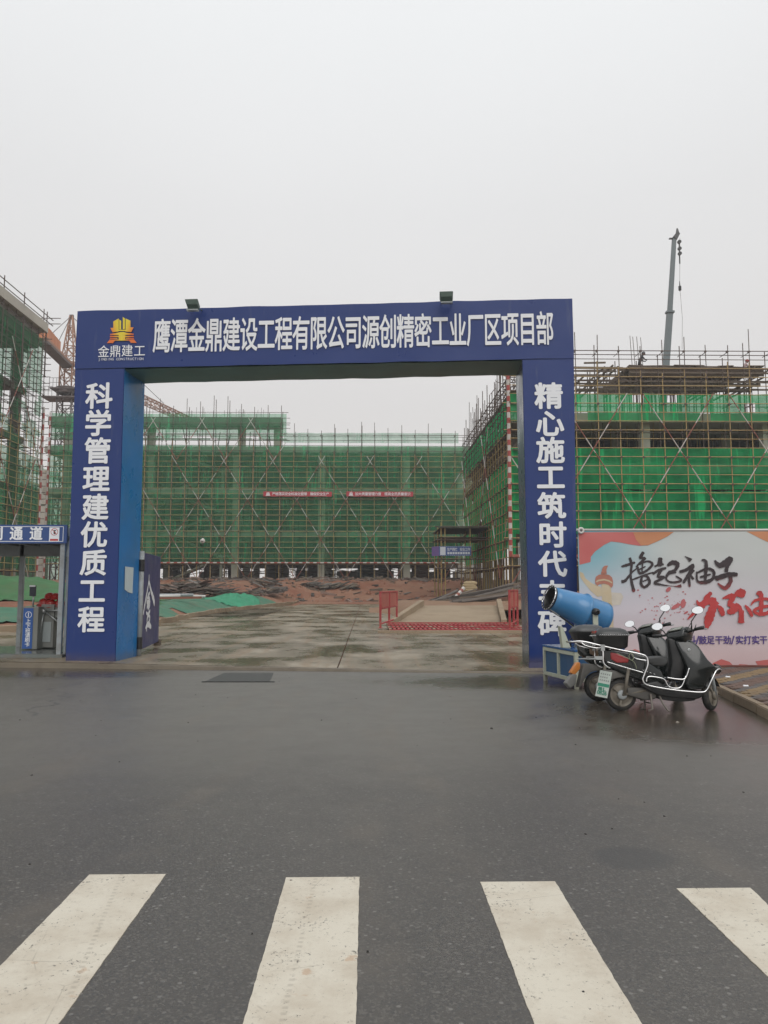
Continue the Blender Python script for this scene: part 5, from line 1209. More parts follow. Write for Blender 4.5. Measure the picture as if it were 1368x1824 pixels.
# sloping bundles of formwork leaning on the dirt bank
for k, (px_, w_, lab) in enumerate(((373, 22, 'bundle of leaning poles on the bank above the timber pile end'), (485, 30, 'low bundle of dark boards on the bank beyond the netting heap'), (549, 14, 'small upright stack of boards on the bank, leftmost of three near the banners'), (578, 20, 'spread stack of boards on the bank, middle of three near the banners'), (607, 26, 'large dark stack of boards on the bank, rightmost of three near the banners'))):
    c = at(px_, 1052, 74); it = []; an = -.5 if k > 1 else .6
    for i in range(14 if k else 10):
        x = c.x+rnd.uniform(-w_, w_)/1370*74*.8; y = 72+rnd.uniform(-.7, .7); z = terrain(x, y)+rnd.uniform(.02, .35); L_ = rnd.uniform(1.2, 2.2)
        it.append(('board', (x, y, z), (x-L_*an, y+L_*.7, terrain(x-L_*an, y+L_*.7)+rnd.uniform(.1, .3)), rnd.uniform(.12, .35), .06, rnd.choice(M_PK[:3])))
    heap('board_bundle', lab, 'timber bundle', it, (c.x, 72, terrain(c.x, 72)))
b = MB()
for i in range(620):
    x, y = rnd.uniform(-22, 11), rnd.choice((rnd.uniform(63, 80), rnd.uniform(76, 84)))
    if x > 4 and y < 70: continue
    z = terrain(x, y); L_ = rnd.uniform(.15, 1.5); a_ = rnd.uniform(0, 3.14); w_ = rnd.uniform(.05, .3); h_ = rnd.uniform(.03, .2)
    u1 = Vector((math.cos(a_), math.sin(a_), rnd.uniform(-.25, .25)))*L_; v1 = Vector((-math.sin(a_), math.cos(a_), 0))*w_
    b.obox(Vector((x, y, z-.03+rnd.random()*.08)), u1, v1, (0, 0, h_), rnd.choice((0, 0, 1, 2, 3, 4)))
for i in range(420):
    x, y = rnd.uniform(-22, 12), rnd.uniform(61, 83); z = terrain(x, y); r_ = rnd.uniform(.06, .28)
    b.lathe((x, y, z-.05), (rnd.uniform(-.3, .3), rnd.uniform(-.3, .3), 1), [(0, r_), (r_*.5, r_*.8), (r_*.8, .02)], 6, 5)
o = b.build('bank_debris', M_PK+[M_POLED, M_DIRT]); o['kind'] = 'stuff'; o['label'] = 'scattered offcuts and clods on the red earth bank below the scaffold'; o['category'] = 'debris'
# block pile, brown crate shape near the kerb end
it = []
for i in range(40):
    x, y = rnd.uniform(-10.2, -7.6), rnd.uniform(61, 65); it.append(('plank', (x, y, terrain(x, y)+rnd.uniform(.02, .5)), (x+rnd.uniform(.5, 1.5), y+rnd.uniform(-.5, .5), terrain(x, y)+rnd.uniform(.02, .6)), rnd.uniform(.1, .4), rnd.uniform(.04, .2), rnd.choice(M_PK)))
heap('rubble_heap', 'small dark heap of scrap wood at the far end of the kerb row', 'rubble heap', it, (-9, 63, .6))
# long dark poles heaped on the dirt at the right
it = []
for i in range(46):
    y0_ = rnd.uniform(41, 48); x0_ = rnd.uniform(2.6, 5.2); L_ = rnd.uniform(3, 5.5); a_ = rnd.gauss(.32, .12); x1_ = x0_+L_*math.cos(a_); y1_ = y0_+L_*math.sin(a_)
    it.append(('pole', (x0_, y0_, terrain(x0_, y0_)+rnd.uniform(.0, .35)), (x1_, y1_, terrain(x1_, y1_)+rnd.uniform(.1, .7)), rnd.uniform(.07, .14), .09, rnd.choice(M_PK[:3])))
heap('pole_pile', 'long pile of dark poles and battens on the dirt beyond the right red fence', 'pole pile', it, (5, 45, 1))
bp0, bp1 = at(808, 1068, 44), at(826, 1047, 44.6); o = top('striped_post', tuple(bp0), 'short red and white banded post leaning on the pole pile', 'post'); stick('tube', o, bp0, bp1, .11, unit_band(6))
for k in range(4):
    c = at(836+k % 2*2, 1051-k*4, 50); o = top('sandbag', (c.x, c.y, c.z), ('lowest pale sandbag under the passage post', 'second pale sandbag from the bottom under the passage post', 'third pale sandbag from the bottom under the passage post', 'topmost pale sandbag under the passage post')[k], 'sandbag', 'sandbags stacked at the passage')
    b = MB(); b.lathe(c-Vector((.45, 0, 0)), (1, 0, 0), [(0, .02), (.05, .1), (.2, .14), (.45, .15), (.7, .14), (.85, .1), (.9, .02)], 10); b.build('bag', mat('sandbag_cloth', (.36, .28, .16), .85, .15, 3), o, True)
# safety passage with blue sign
YP = 60.0
pg = top('safety_passage', (6.6, YP, .9), 'scaffold tube passage with plank roof beside the green wing', 'passage')
xs_ = [at(x, 1000, YP).x for x in (786, 793, 838, 872)]
for x in xs_:
    for y in (YP, YP+3, YP+6): stick('post', pg, (x, y, terrain(x, y)-.1), (x, y, at(800, 935+rnd.uniform(-8, 4), YP).z), .05, unit_pole(M_POLEY))
for yy in (938, 962, 996, 1012): z = at(800, yy, YP).z; stick('rail', pg, (xs_[0]-.5, YP-.06, z), (xs_[-1]+.6, YP-.06, z), .045, unit_pole(M_POLED))
for yy in (941, 958): z = at(800, yy, YP).z; MB().box(xs_[0]-.1, xs_[-1]+1, YP-.2, YP+7, z, z+.06).build('roof_boards', M_PK[1], pg)
a0, a1 = at(782, 973, YP-.3), at(839, 990, YP-.3)
sg = top('passage_sign', tuple((a0+a1)/2), 'blue sign with white characters above the scaffold passage', 'sign')
MB().box(a0.x, a1.x, a0.y-.05, a0.y+.05, a1.z, a0.z).build('board', M_SIGNB, sg); MB().hexa([(a0.x-.5, a0.y+.8, a1.z), (a0.x-.01, a0.y-.04, a1.z), (a0.x-.01, a0.y+.04, a1.z), (a0.x-.5, a0.y+.9, a1.z), (a0.x-.5, a0.y+.8, a0.z), (a0.x-.01, a0.y-.04, a0.z), (a0.x-.01, a0.y+.04, a0.z), (a0.x-.5, a0.y+.9, a0.z)]).build('side_board', mat('sign_violet', (.16, .10, .30), .5, .1, 2), sg)
b = MB(); pl_ = lambda s, z: Vector((s, a0.y-.058, z)); hh = (a0.z-a1.z); ww = a1.x-a0.x
for i, ch in enumerate('生产再忙 安全工作'):
    if ch != ' ': put_glyph(b, ch, pl_, a0.x+ww*(.25+.72*(i+.5)/9), a1.z+hh*.66, .19, .25, .02)
for i in range(9): x = a0.x+ww*(.25+.72*(i+.5)/9); b.quad(pl_(x-.08, a1.z+hh*.16), pl_(x+.08, a1.z+hh*.16), pl_(x+.08, a1.z+hh*.40), pl_(x-.08, a1.z+hh*.40))
b.quad(pl_(a0.x+.08, a1.z+.06), pl_(a0.x+.5, a1.z+.06), pl_(a0.x+.5, a0.z-.06), pl_(a0.x+.08, a0.z-.06))
for i in range(16):
    for z in (a1.z+.03, a0.z-.03): x = a0.x+ww*(i+.5)/16; b.quad(pl_(x-.03, z-.015), pl_(x+.03, z-.015), pl_(x+.03, z+.015), pl_(x-.03, z+.015))
b.build('lettering', mat('sign_white', (.6, .64, .7), .5, .05, 2), sg)

# ------------------------------------------------------------------ wheel wash with red fences
wg = top('wheel_wash', (2.9, 27, .1), 'muddy wheel washing bay with red floor grate and sloping concrete cheeks', 'wheel wash')
YA, YBk = 25.6, 31.2
wz = lambda x, y: apron(x, y)
xl, xr = gr(676, 1128, .12).x, 5.6
MB().hexa([(xl-.05, YA, 0), (xr, YA, 0), (xr, YA+.28, 0), (xl-.05, YA+.28, 0), (xl-.05, YA+.03, .17), (xr, YA+.03, .17), (xr, YA+.28, .17), (xl-.05, YA+.28, .17)]).build('front_kerb', M_TAN, wg)
MB().box(xl+.1, xr, YA+.285, YBk+.2, .0, .10).build('pit_floor', mat('pit_dark', (.10, .06, .05), .6, .3, 3), wg)
gb = MB().box(0, 1, 0, .11, 0, .035).mesh('grate_bar'); gb.materials.append(M_REDF)
xg0, xg1 = xl+.35, xr
n = 32
for i in range(n):
    x = xg0+(xg1-xg0)*i/n; m_ = M_REDF
    MB().hexa([(x, YA+.3, .135), (x+.085, YA+.3, .135), (x+.085, YBk, .135), (x, YBk, .135), (x, YA+.3, .17), (x+.085, YA+.3, .17), (x+.085, YBk, .17), (x, YBk, .17)]).build('grate_bar', M_REDF if i % 5 else M_TAN, wg)
for y in (YA+.32, YA+1.7, YA+3.2, YA+4.4, YBk-.1): MB().box(xg0, xg1, y, y+.10, .172, .20).build('grate_rail', M_REDF, wg)
# ramp and cheeks
rx0, rx1, rx2, rx3 = gr(703, 1112, .15).x, 5.35, at(757, 1090, 36).x, at(888, 1090, 36).x
b = MB(); b.v = []
def rampz(t): return .12+.62*t
for j in range(9):
    t = j/8; y = YBk+.1+(36.5-YBk)*t
    for i in range(9): x = (rx0+(rx2-rx0)*t)*(1-i/8)+(rx1+(rx3-rx1)*t)*(i/8); b.v.append(Vector((x, y, rampz(t)+.02*noise.noise(Vector((x, y, 0))))))
for j in range(8):
    for i in range(8): b.f.append((j*9+i, j*9+i+1, (j+1)*9+i+1, (j+1)*9+i)); b.m.append(0)
b.build('ramp', M_TAN, wg, True)
MB().hexa([(rx0-.22, YBk, 0), (rx0, YBk, 0), (rx2, 36.5, 0), (rx2-.22, 36.5, 0), (rx0-.22, YBk, .30), (rx0, YBk, .30), (rx2, 36.5, 1.0), (rx2-.22, 36.5, 1.0)]).build('cheek', M_TAN, wg)
MB().hexa([(rx1, YBk, 0), (rx1+.22, YBk, 0), (rx3+.22, 36.5, 0), (rx3, 36.5, 0), (rx1, YBk, .30), (rx1+.22, YBk, .30), (rx3+.22, 36.5, 1.05), (rx3, 36.5, 1.05)]).build('cheek', M_TAN, wg)
structure(grid(lin(rx2-2.6, 8.5, 30), lin(35.6, 45, 24), lambda x, y: .62+.25*sm(y, 36, 45)+.10*noise.noise(Vector((x*.7, y*.7, 3)))-1.0*sm(-x, -rx2+.4, -rx2+2.4)*(1-sm(y, 40, 45)*.6)-.02, 'dirt_ramp', mat('ochre_dirt', (.25, .15, .09), .85, .3, .8, bump=.5, bscale=5, dirt=(.17, .09, .06), dscale=.8, dmix=.7)))
def red_fence(lab, xa, ya, xb, yb, h=1.3):
    o = top('red_fence', ((xa+xb)/2, (ya+yb)/2, .15), lab, 'fence panel', 'red fence panels at the wheel wash')
    P = lambda t, z: Vector((xa+(xb-xa)*t, ya+(yb-ya)*t, z))
    for t in (0, .5, 1): MB().tube([P(t, .15), P(t, .15+h)], .045, 6).build('post', M_REDF, o); MB().box(*(lambda q: (q.x-.09, q.x+.09, q.y-.09, q.y+.09, .15, .17))(P(t, 0))).build('foot_plate', M_REDF, o)
    for z in (.15+h-.03, .15+h*.53): MB().tube([P(0, z), P(1, z)], .035, 6).build('rail', M_REDF, o)
    b = MB()
    for i in range(1, 28): b.tube([P(i/28, .15+h*.55), P(i/28, .12+h)], .014, 3, cap=False)
    for i in range(1, 10): b.tube([P(0, .15+h*(.53+.047*i)), P(1, .15+h*(.53+.047*i))], .012, 3, cap=False)
    b.build('mesh_infill', M_REDM, o)
    MB().hexa([P(.03, .15+h*.56), P(.97, .15+h*.56), P(.97, .15+h*.56)+Vector((-.02, .03, 0)), P(.03, .15+h*.56)+Vector((-.02, .03, 0)), P(.03, .1+h), P(.97, .1+h), P(.97, .1+h)+Vector((-.02, .03, 0)), P(.03, .1+h)+Vector((-.02, .03, 0))]).build('splash_sheet', mat('splash_sheet_pink', (.36, .17, .13), .6, .25, 2), o)
    b = MB(); b.tube([P(0, .3), P(0, .3)+Vector((.5, 1.1, .1))], .03, 5); b.build('spray_pipe', M_REDF, o)
    return o
fa, fb = gr(677.5, 1119, .15), gr(703, 1110, .15)
red_fence('red mesh fence panel at the near corner of the wheel wash, left of the grate', fa.x, fa.y, fb.x+.1, fb.y+.4)
red_fence('red mesh fence panel beside the right pillar of the gateway', at(908, 1110, 27.2).x, 27.2, at(922, 1110, 29.5).x, 29.5, 1.36)

# ------------------------------------------------------------------ turnstile booth at the left
bx1 = at(117, 1000, 16.75).x; bx0 = -13.5; by0, by1 = 16.75, 18.9; bz = .20
bo = top('access_booth', (-9, 17.8, .1), 'steel framed access passage with a blue name board left of the gateway', 'access booth')
MB().box(bx0, bx1, by0, by1, .02, bz-.03).build('plinth', mat('plinth_steel', (.16, .18, .17), .5, .2, 2, dirt=(.16, .11, .07), dscale=2, dmix=.7), bo, bevel=.01)
for i in range(6): MB().box(bx0+.02+i*1.13, bx0+.02+i*1.13+1.12, by0+.02, by1-.02, bz-.028, bz-.01).build('floor_plate', mat('wet_floor_sheet', (.14, .155, .15), .12, .15, 2), bo)
zb0, zb1 = at(50, 968, by0).z, at(50, 935, by0).z
for x, y in ((bx1-.13, by0), (bx1-.13, by1-.12), (at(38, 1000, by1).x, by1-.1), (bx0, by0), (bx0, by1-.12)):
    MB().box(x, x+.10, y, y+.10, bz-.03, zb0 if y == by0 else zb1-.1).build('post', M_GREY, bo, bevel=.006)
MB().box(bx1-.02, bx1+.03, by0+.10, by1, bz-.03, zb1-.05).build('side_trim', M_GREY, bo)
MB().box(bx0, bx1+.02, by0, by1, zb0+.10, zb0+.16).build('ceiling_panel', mat('ceiling_sheet', (.10, .11, .11), .6, .1, 2), bo)
b = MB()
for i in range(14): b.box(bx0+.2+i*.48, bx0+.24+i*.48, by0+.12, by1-.12, zb0+.04, zb0+.10)
b.build('ceiling_ribs', M_GREY, bo); MB().box(bx0, bx1, by1-.1, by1-.02, zb0-.20, zb0+.10).build('rear_beam', M_GREY, bo)
MB().box(bx0, bx1+.02, by0-.05, by0-.002, zb0, zb1).build('name_board', mat('board_blue', (.035, .08, .24), .4, .08, 1), bo)
nb = bpy.data.objects[[o.name for o in bpy.data.objects if o.name.startswith('name_board')][-1]]
b = MB(); pl_ = lambda s, z: Vector((s, by0-.056, z)); xe = bx1-.05
for x0_, x1_, z0_, z1_ in ((bx0, xe, zb0+.035, zb0+.047), (bx0, xe, zb1-.047, zb1-.035), (xe-.012, xe, zb0+.0475, zb1-.0475)): b.quad(pl_(x0_, z0_), pl_(x1_, z0_), pl_(x1_, z1_), pl_(x0_, z1_))
b.build('border_line', M_WHITE, nb)
b = MB()
for i, ch in enumerate('实名制通道'):
    c = at(-77+i*35.3, 950.5, by0-.06); put_glyph(b, ch, pl_, c.x, c.z, .245, .27, .028)
b.build('lettering', M_WHITE, nb)
c0, c1 = at(87, 965, by0-.06), at(106, 939.5, by0-.06); b = MB()
q_ = lambda e_: (lambda s, z: Vector((s, by0-.056-e_, z)))
pq = q_(.001); b.quad(pq(c0.x, c0.z), pq(c1.x, c0.z), pq(c1.x, c1.z), pq(c0.x, c1.z), 0)
cx_, cz_, rr = (c0.x+c1.x)/2, c1.z-.095, .078; pq = q_(.003)
for i in range(24):
    a_, a2 = 2*math.pi*i/24, 2*math.pi*(i+1)/24
    b.quad(pq(cx_+rr*.86*math.cos(a_), cz_+rr*.86*math.sin(a_)), pq(cx_+rr*math.cos(a_), cz_+rr*math.sin(a_)), pq(cx_+rr*math.cos(a2), cz_+rr*math.sin(a2)), pq(cx_+rr*.86*math.cos(a2), cz_+rr*.86*math.sin(a2)), 1)
pq = q_(.005); b.quad(pq(cx_-.055, cz_+.047), pq(cx_-.047, cz_+.055), pq(cx_+.055, cz_-.047), pq(cx_+.047, cz_-.055), 1)
pq = q_(.004)
for dx, dz, r_ in ((.0, .02, .02), (.008, -.025, .026), (.026, .03, .011)): b.poly([pq(cx_+dx+r_*math.cos(-k*.785), cz_+dz+r_*math.sin(-k*.785)) for k in range(8)][::-1], 2)
pq = q_(.003); b.quad(pq(c0.x+.02, c0.z+.02), pq(c1.x-.02, c0.z+.02), pq(c1.x-.02, c0.z+.062), pq(c0.x+.02, c0.z+.062), 1)
b.build('prohibition_label', [M_WHITE, mat('label_red', (.5, .05, .05), .5, .05, 2), M_BLACKP], nb)
# turnstile
t0 = gr(37.5, 1157, bz); tX, tY = t0.x, t0.y
pw = .24
ts = top('turnstile', (tX+.5, tY+.4, bz), 'grey tripod turnstile with a blue numbered front panel inside the booth', 'turnstile')
pw = .24; th_ = at(40, 1081, tY).z
M_TS = mat('turnstile_steel', (.20, .205, .19), .4, .12, 3)
MB().hexa([(tX, tY, bz), (tX+pw+.11, tY, bz), (tX+pw+.11, tY+1.1, bz), (tX, tY+1.1, bz), (tX, tY, th_), (tX+pw+.11, tY, th_), (tX+pw+.11, tY+1.1, th_), (tX, tY+1.1, th_)]).build('cabinet', M_TS, ts, bevel=.015)
MB().box(tX+.02, tX+pw, tY-.012, tY-.001, bz+.02, th_-.03).build('front_panel', mat('panel_blue', (.03, .10, .33), .35, .06, 2), ts)
b = MB(); pl_ = lambda s, z: Vector((s, tY-.018, z)); cxp = tX+pw/2+.02
zt_ = lambda y: at(45, y, tY).z
for i in range(20):
    a_, a2 = 2*math.pi*i/20, 2*math.pi*(i+1)/20; r0_, r1_ = .062, .074; zc = zt_(1095)
    b.quad(pl_(cxp+r0_*math.cos(a_), zc+r0_*math.sin(a_)), pl_(cxp+r1_*math.cos(a_), zc+r1_*math.sin(a_)), pl_(cxp+r1_*math.cos(a2), zc+r1_*math.sin(a2)), pl_(cxp+r0_*math.cos(a2), zc+r0_*math.sin(a2)))
put_glyph(b, '1', pl_, cxp, zt_(1095), .075, .09, .03, True)
for i, ch in enumerate('上下班请刷卡'): put_glyph(b, ch, pl_, cxp, zt_(1106.5+i*8.3), .10, .10, .018)
b.build('lettering', M_WHITE, ts)
MB().tube([(tX+pw*.5+.02, tY+.2, th_), (tX+pw*.5+.02, tY+.2, th_+.30)], .02, 8).build('reader_pole', M_ZINC, ts, True)
MB().box(tX+pw*.5-.06, tX+pw*.5+.08, tY+.16, tY+.20, th_+.24, th_+.48).build('face_reader', mat('reader_dark', (.025, .03, .045), .25, .1, 2), ts, bevel=.008)
MB().box(tX+pw*.5-.055, tX+pw*.5+.075, tY+.13, tY+.158, th_+.455, th_+.49).build('reader_light', mat('reader_white', (.8, .82, .85), .3, .02, 2), ts)
hx_ = tX+1.05
MB().box(tX+pw+.115, hx_-.1, tY+.35, tY+.65, th_-.26, th_+.02).build('bridge_box', M_TS, ts, bevel=.01)
l0, l1 = at(76, 1100, tY+.4).x, at(99, 1100, tY+.4).x
MB().box(l0, l1, tY+.3, tY+.85, bz+.02, th_+.05).build('side_cabinet', M_TS, ts, bevel=.01); MB().box(l0+.02, l1-.05, tY+.285, tY+.298, bz+.15, th_-.35).build('inset_panel', mat('panel_pale', (.34, .38, .38), .4, .1, 2), ts)
hub = Vector(((tX+pw+l0)/2+.1, tY+.28, th_-.10)); MB().lathe(hub, (-.2, -.5, -.2), [(0, .02), (0, .07), (.06, .06), (.07, .01)], 10).build('hub', M_ZINC, ts, True)
for v in ((.42, -.05, -.30), (.42, -.05, .02), (-.02, -.12, -.48)): MB().tube([hub, hub+Vector(v)], .019, 8).build('arm', M_ZINC, ts, True)
# red helmets heaped on the turnstile
for i, (dx, dy, dz, lab) in enumerate(((.44, .5, .04, 'red safety helmet at the left end of the heap on the turnstile'), (.62, .45, .02, 'red safety helmet lying low in the middle of the heap on the turnstile'), (.80, .5, .02, 'red safety helmet at the right end of the heap by the side cabinet'), (.55, .55, .17, 'topmost red safety helmet on the left side of the heap'), (.70, .52, .16, 'topmost red safety helmet on the right side of the heap'))):
    c = Vector((tX+dx-.17, tY+dy, th_+dz)); o = top('safety_helmet', tuple(c), lab, 'helmet', 'red helmets on the turnstile'); ax = Vector((rnd.uniform(-.4, .4), rnd.uniform(-.4, .1), 1))
    MB().lathe(c, ax, [(0, .145), (.01, .155), (.02, .125), (.08, .115), (.13, .08), (.15, .02)], 16).build('shell', M_HELM, o, True); MB().lathe(c, ax, [(.0, .14), (.012, .175), (.02, .15)], 16).build('brim', M_HELM, o, True)
# wooden plinth behind and tilted frame tube at the booth
# timber block at the gate leaf foot was built with the leaf

# ------------------------------------------------------------------ fog cannon on a blue cabinet
A_ = gr(1026, 1228); B_ = gr(967, 1212); ev = (B_-A_); ev.z = 0; cl = 1.18; ev.normalize(); eu = Vector((-ev.y, ev.x, 0)); eu = eu if eu.x > 0 else -eu
CW = .86; ctop = at(1025, 1157, A_.y).z
cb = top('equipment_cabinet', tuple(A_+ev*cl/2+eu*CW/2), 'blue sheet metal cabinet with cream frame in front of the right pillar', 'cabinet')
def cbp(s, v, z): return A_+ev*s+eu*v+Vector((0, 0, z))
MB().obox(cbp(.03, .03, .10), ev*(cl-.06), eu*(CW-.06), (0, 0, ctop-.15)).build('panel_body', M_CABB, cb)
MB().obox(cbp(-.01, -.01, ctop-.04), ev*(cl+.02), eu*(CW+.02), (0, 0, .035)).build('lid', mat('lid_blue', (.03, .10, .26), .2, .1, 2), cb, bevel=.006)
for s, v in ((0, 0), (cl-.05, 0), (0, CW-.05), (cl-.05, CW-.05)): MB().obox(cbp(s, v, 0), ev*.055, eu*.055, (0, 0, ctop-.045)).build('leg', M_CREAM, cb)
for z in (.11, ctop-.10):
    MB().obox(cbp(.056, -.004, z), ev*(cl-.11), eu*.035, (0, 0, .055)).build('rail', M_CREAM, cb); MB().obox(cbp(-.004, .056, z), ev*.035, eu*(CW-.11), (0, 0, .055)).build('rail', M_CREAM, cb)
MB().obox(cbp(cl*.5, -.005, .166), ev*.05, eu*.035, (0, 0, ctop-.27)).build('mullion', M_CREAM, cb); MB().obox(cbp(-.005, CW*.5, .166), ev*.035, eu*.04, (0, 0, ctop-.27)).build('mullion', M_CREAM, cb)
pc_ = cbp(cl*.42, .42, ctop)
pv_ = at(1047, 1090, pc_.y)
fc = top('fog_cannon', tuple(pc_), 'blue dedusting fog cannon tilted upward on the cabinet, mouth to the left', 'fog cannon')
dc = Vector((-math.cos(R(14))*math.cos(R(19)), -math.sin(R(14))*math.cos(R(19)), math.sin(R(19))))
rg = pv_-dc*-.06
prof_o = [(-.36, .255), (-.33, .262), (-.02, .255), (0, .262), (.03, .285), (.05, .285), (.06, .262), (.30, .235), (.55, .205), (.66, .192), (.66, .184)]
MB().lathe(rg, dc, prof_o, 40).build('barrel', M_CANB, fc, True); MB().lathe(rg, dc, [(.665, .186), (.655, .178), (.3, .20), (.0, .22)], 40).build('mouth_shade_lining', M_BLACKP, fc, True)  # inside coloured black for the shade in the barrel mouth
MB().lathe(rg, dc, [(-.43, .15), (-.415, .215), (-.38, .255), (-.35, .262)], 40).build('rear_flare', M_CANB, fc, True)
MB().lathe(rg, dc, [(-.35, .24), (-.36, .12), (-.34, .02)], 24).build('fan_guard', M_BLACKP, fc); MB().lathe(rg, dc, [(.18, .01), (.20, .225)], 24).build('inner_shade', M_BLACKP, fc)
xx_ = dc.orthogonal().normalized(); yy_ = dc.cross(xx_)
MB().tube([rg+dc*.685+(xx_*math.cos(a_)+yy_*math.sin(a_))*.205 for a_ in [k*math.pi/16 for k in range(32)]], .012, 6, close=True).build('nozzle_ring', M_CHROME, fc, True)
MB().tube([rg+dc*.655+(xx_*math.cos(a_)+yy_*math.sin(a_))*.192 for a_ in [k*math.pi/16 for k in range(32)]], .012, 6, close=True).build('mouth_rim', M_BLACKP, fc, True)
for k in range(18):
    a_ = k*math.pi/9; c = rg+dc*.685+(xx_*math.cos(a_)+yy_*math.sin(a_))*.205; rad_ = (xx_*math.cos(a_)+yy_*math.sin(a_)); MB().tube([c+rad_*.01, c-rad_*.035+dc*.02], [.012, .007], 6).build('nozzle', M_BLACKP, fc)
sd = Vector((0, 0, 1)).cross(dc).normalized(); sd = -sd if sd.y > 0 else sd
for s_ in (1, -1):
    q = rg+dc*-.02+sd*.30*s_; MB().obox((q.x-.04, q.y-.02, pc_.z+.001), (.08, 0, 0), (0, .045, 0), (0, 0, q.z-pc_.z-.03)).build('fork_arm', M_CREAM, fc); MB().lathe(q-sd*s_*.05, sd*s_, [(0, .05), (.06, .06), (.12, .05), (.13, .02)], 12).build('pivot_knob', M_BLACKP, fc, True)
MB().obox((rg.x-.06, rg.y-.34, pc_.z), (.12, 0, 0), (0, .7, 0), (0, 0, .05)).build('fork_base', M_CREAM, fc)
fb0 = at(1000, 1152, pc_.y-.1); MB().hexa([(fb0.x, fb0.y-.1, pc_.z), (fb0.x+.13, fb0.y-.1, pc_.z), (fb0.x+.13, fb0.y+.06, pc_.z), (fb0.x, fb0.y+.06, pc_.z), (fb0.x-.04, fb0.y-.1, pc_.z+.34), (fb0.x+.0, fb0.y-.1, pc_.z+.34), (fb0.x+.0, fb0.y+.06, pc_.z+.34), (fb0.x-.04, fb0.y+.06, pc_.z+.34)]).build('stay_plate', M_CREAM, fc)
MB().tube([rg+dc*.68-Vector((0, 0, .2)), rg+dc*.4-Vector((0, .05, .27)), rg+dc*.15-Vector((0, .08, .36)), Vector((fb0.x+.12, fb0.y-.08, pc_.z+.12)), Vector((fb0.x+.16, fb0.y, pc_.z+.01))], .014, 6).build('hose', M_BLACKP, fc, True)
MB().tube([rg+dc*.68+Vector((.0, -.05, -.19)), rg+dc*.35-Vector((0, .02, .29)), rg+dc*.1-Vector((0, .04, .40)), Vector((fb0.x+.2, fb0.y-.05, pc_.z+.01))], .012, 6).build('hose', M_ZINC, fc, True)

# ------------------------------------------------------------------ electric scooters
def zx(x): return (1010+x/3.82-1107)/134
def zz_(y): return (1266-930-y/3.82)/136
def prof(pts): return [(zx(x), zz_(y)) for x, y in pts]
def solid(pts, hw, bev=.03, cy=0, taper=None):
    """side outline (x,z) with half width hw (or per-point list) -> rounded solid"""
    b = MB(); n = len(pts); hws = hw if isinstance(hw, (list, tuple)) else [hw]*n
    for s_ in (-1, 1):
        for (x, z), h_ in zip(pts, hws): b.v.append(Vector((x, cy+s_*h_, z)))
    b.f.append(tuple(range(n))); b.f.append(tuple(range(2*n-1, n-1, -1))); b.m += [0, 0]
    for i in range(n): j = (i+1) % n; b.f.append((i, n+i, n+j, j)); b.m.append(0)
    me = bpy.data.meshes.new('s'); me.from_pydata(b.v, [], b.f); bm = bmesh.new(); bm.from_mesh(me)
    bmesh.ops.recalc_face_normals(bm, faces=bm.faces)
    bmesh.ops.bevel(bm, geom=list(bm.edges), offset=bev, segments=3, affect='EDGES', profile=.5, clamp_overlap=True)
    bmesh.ops.triangulate(bm, faces=[f for f in bm.faces if len(f.verts) > 4]); bm.to_mesh(me); bm.free(); return me
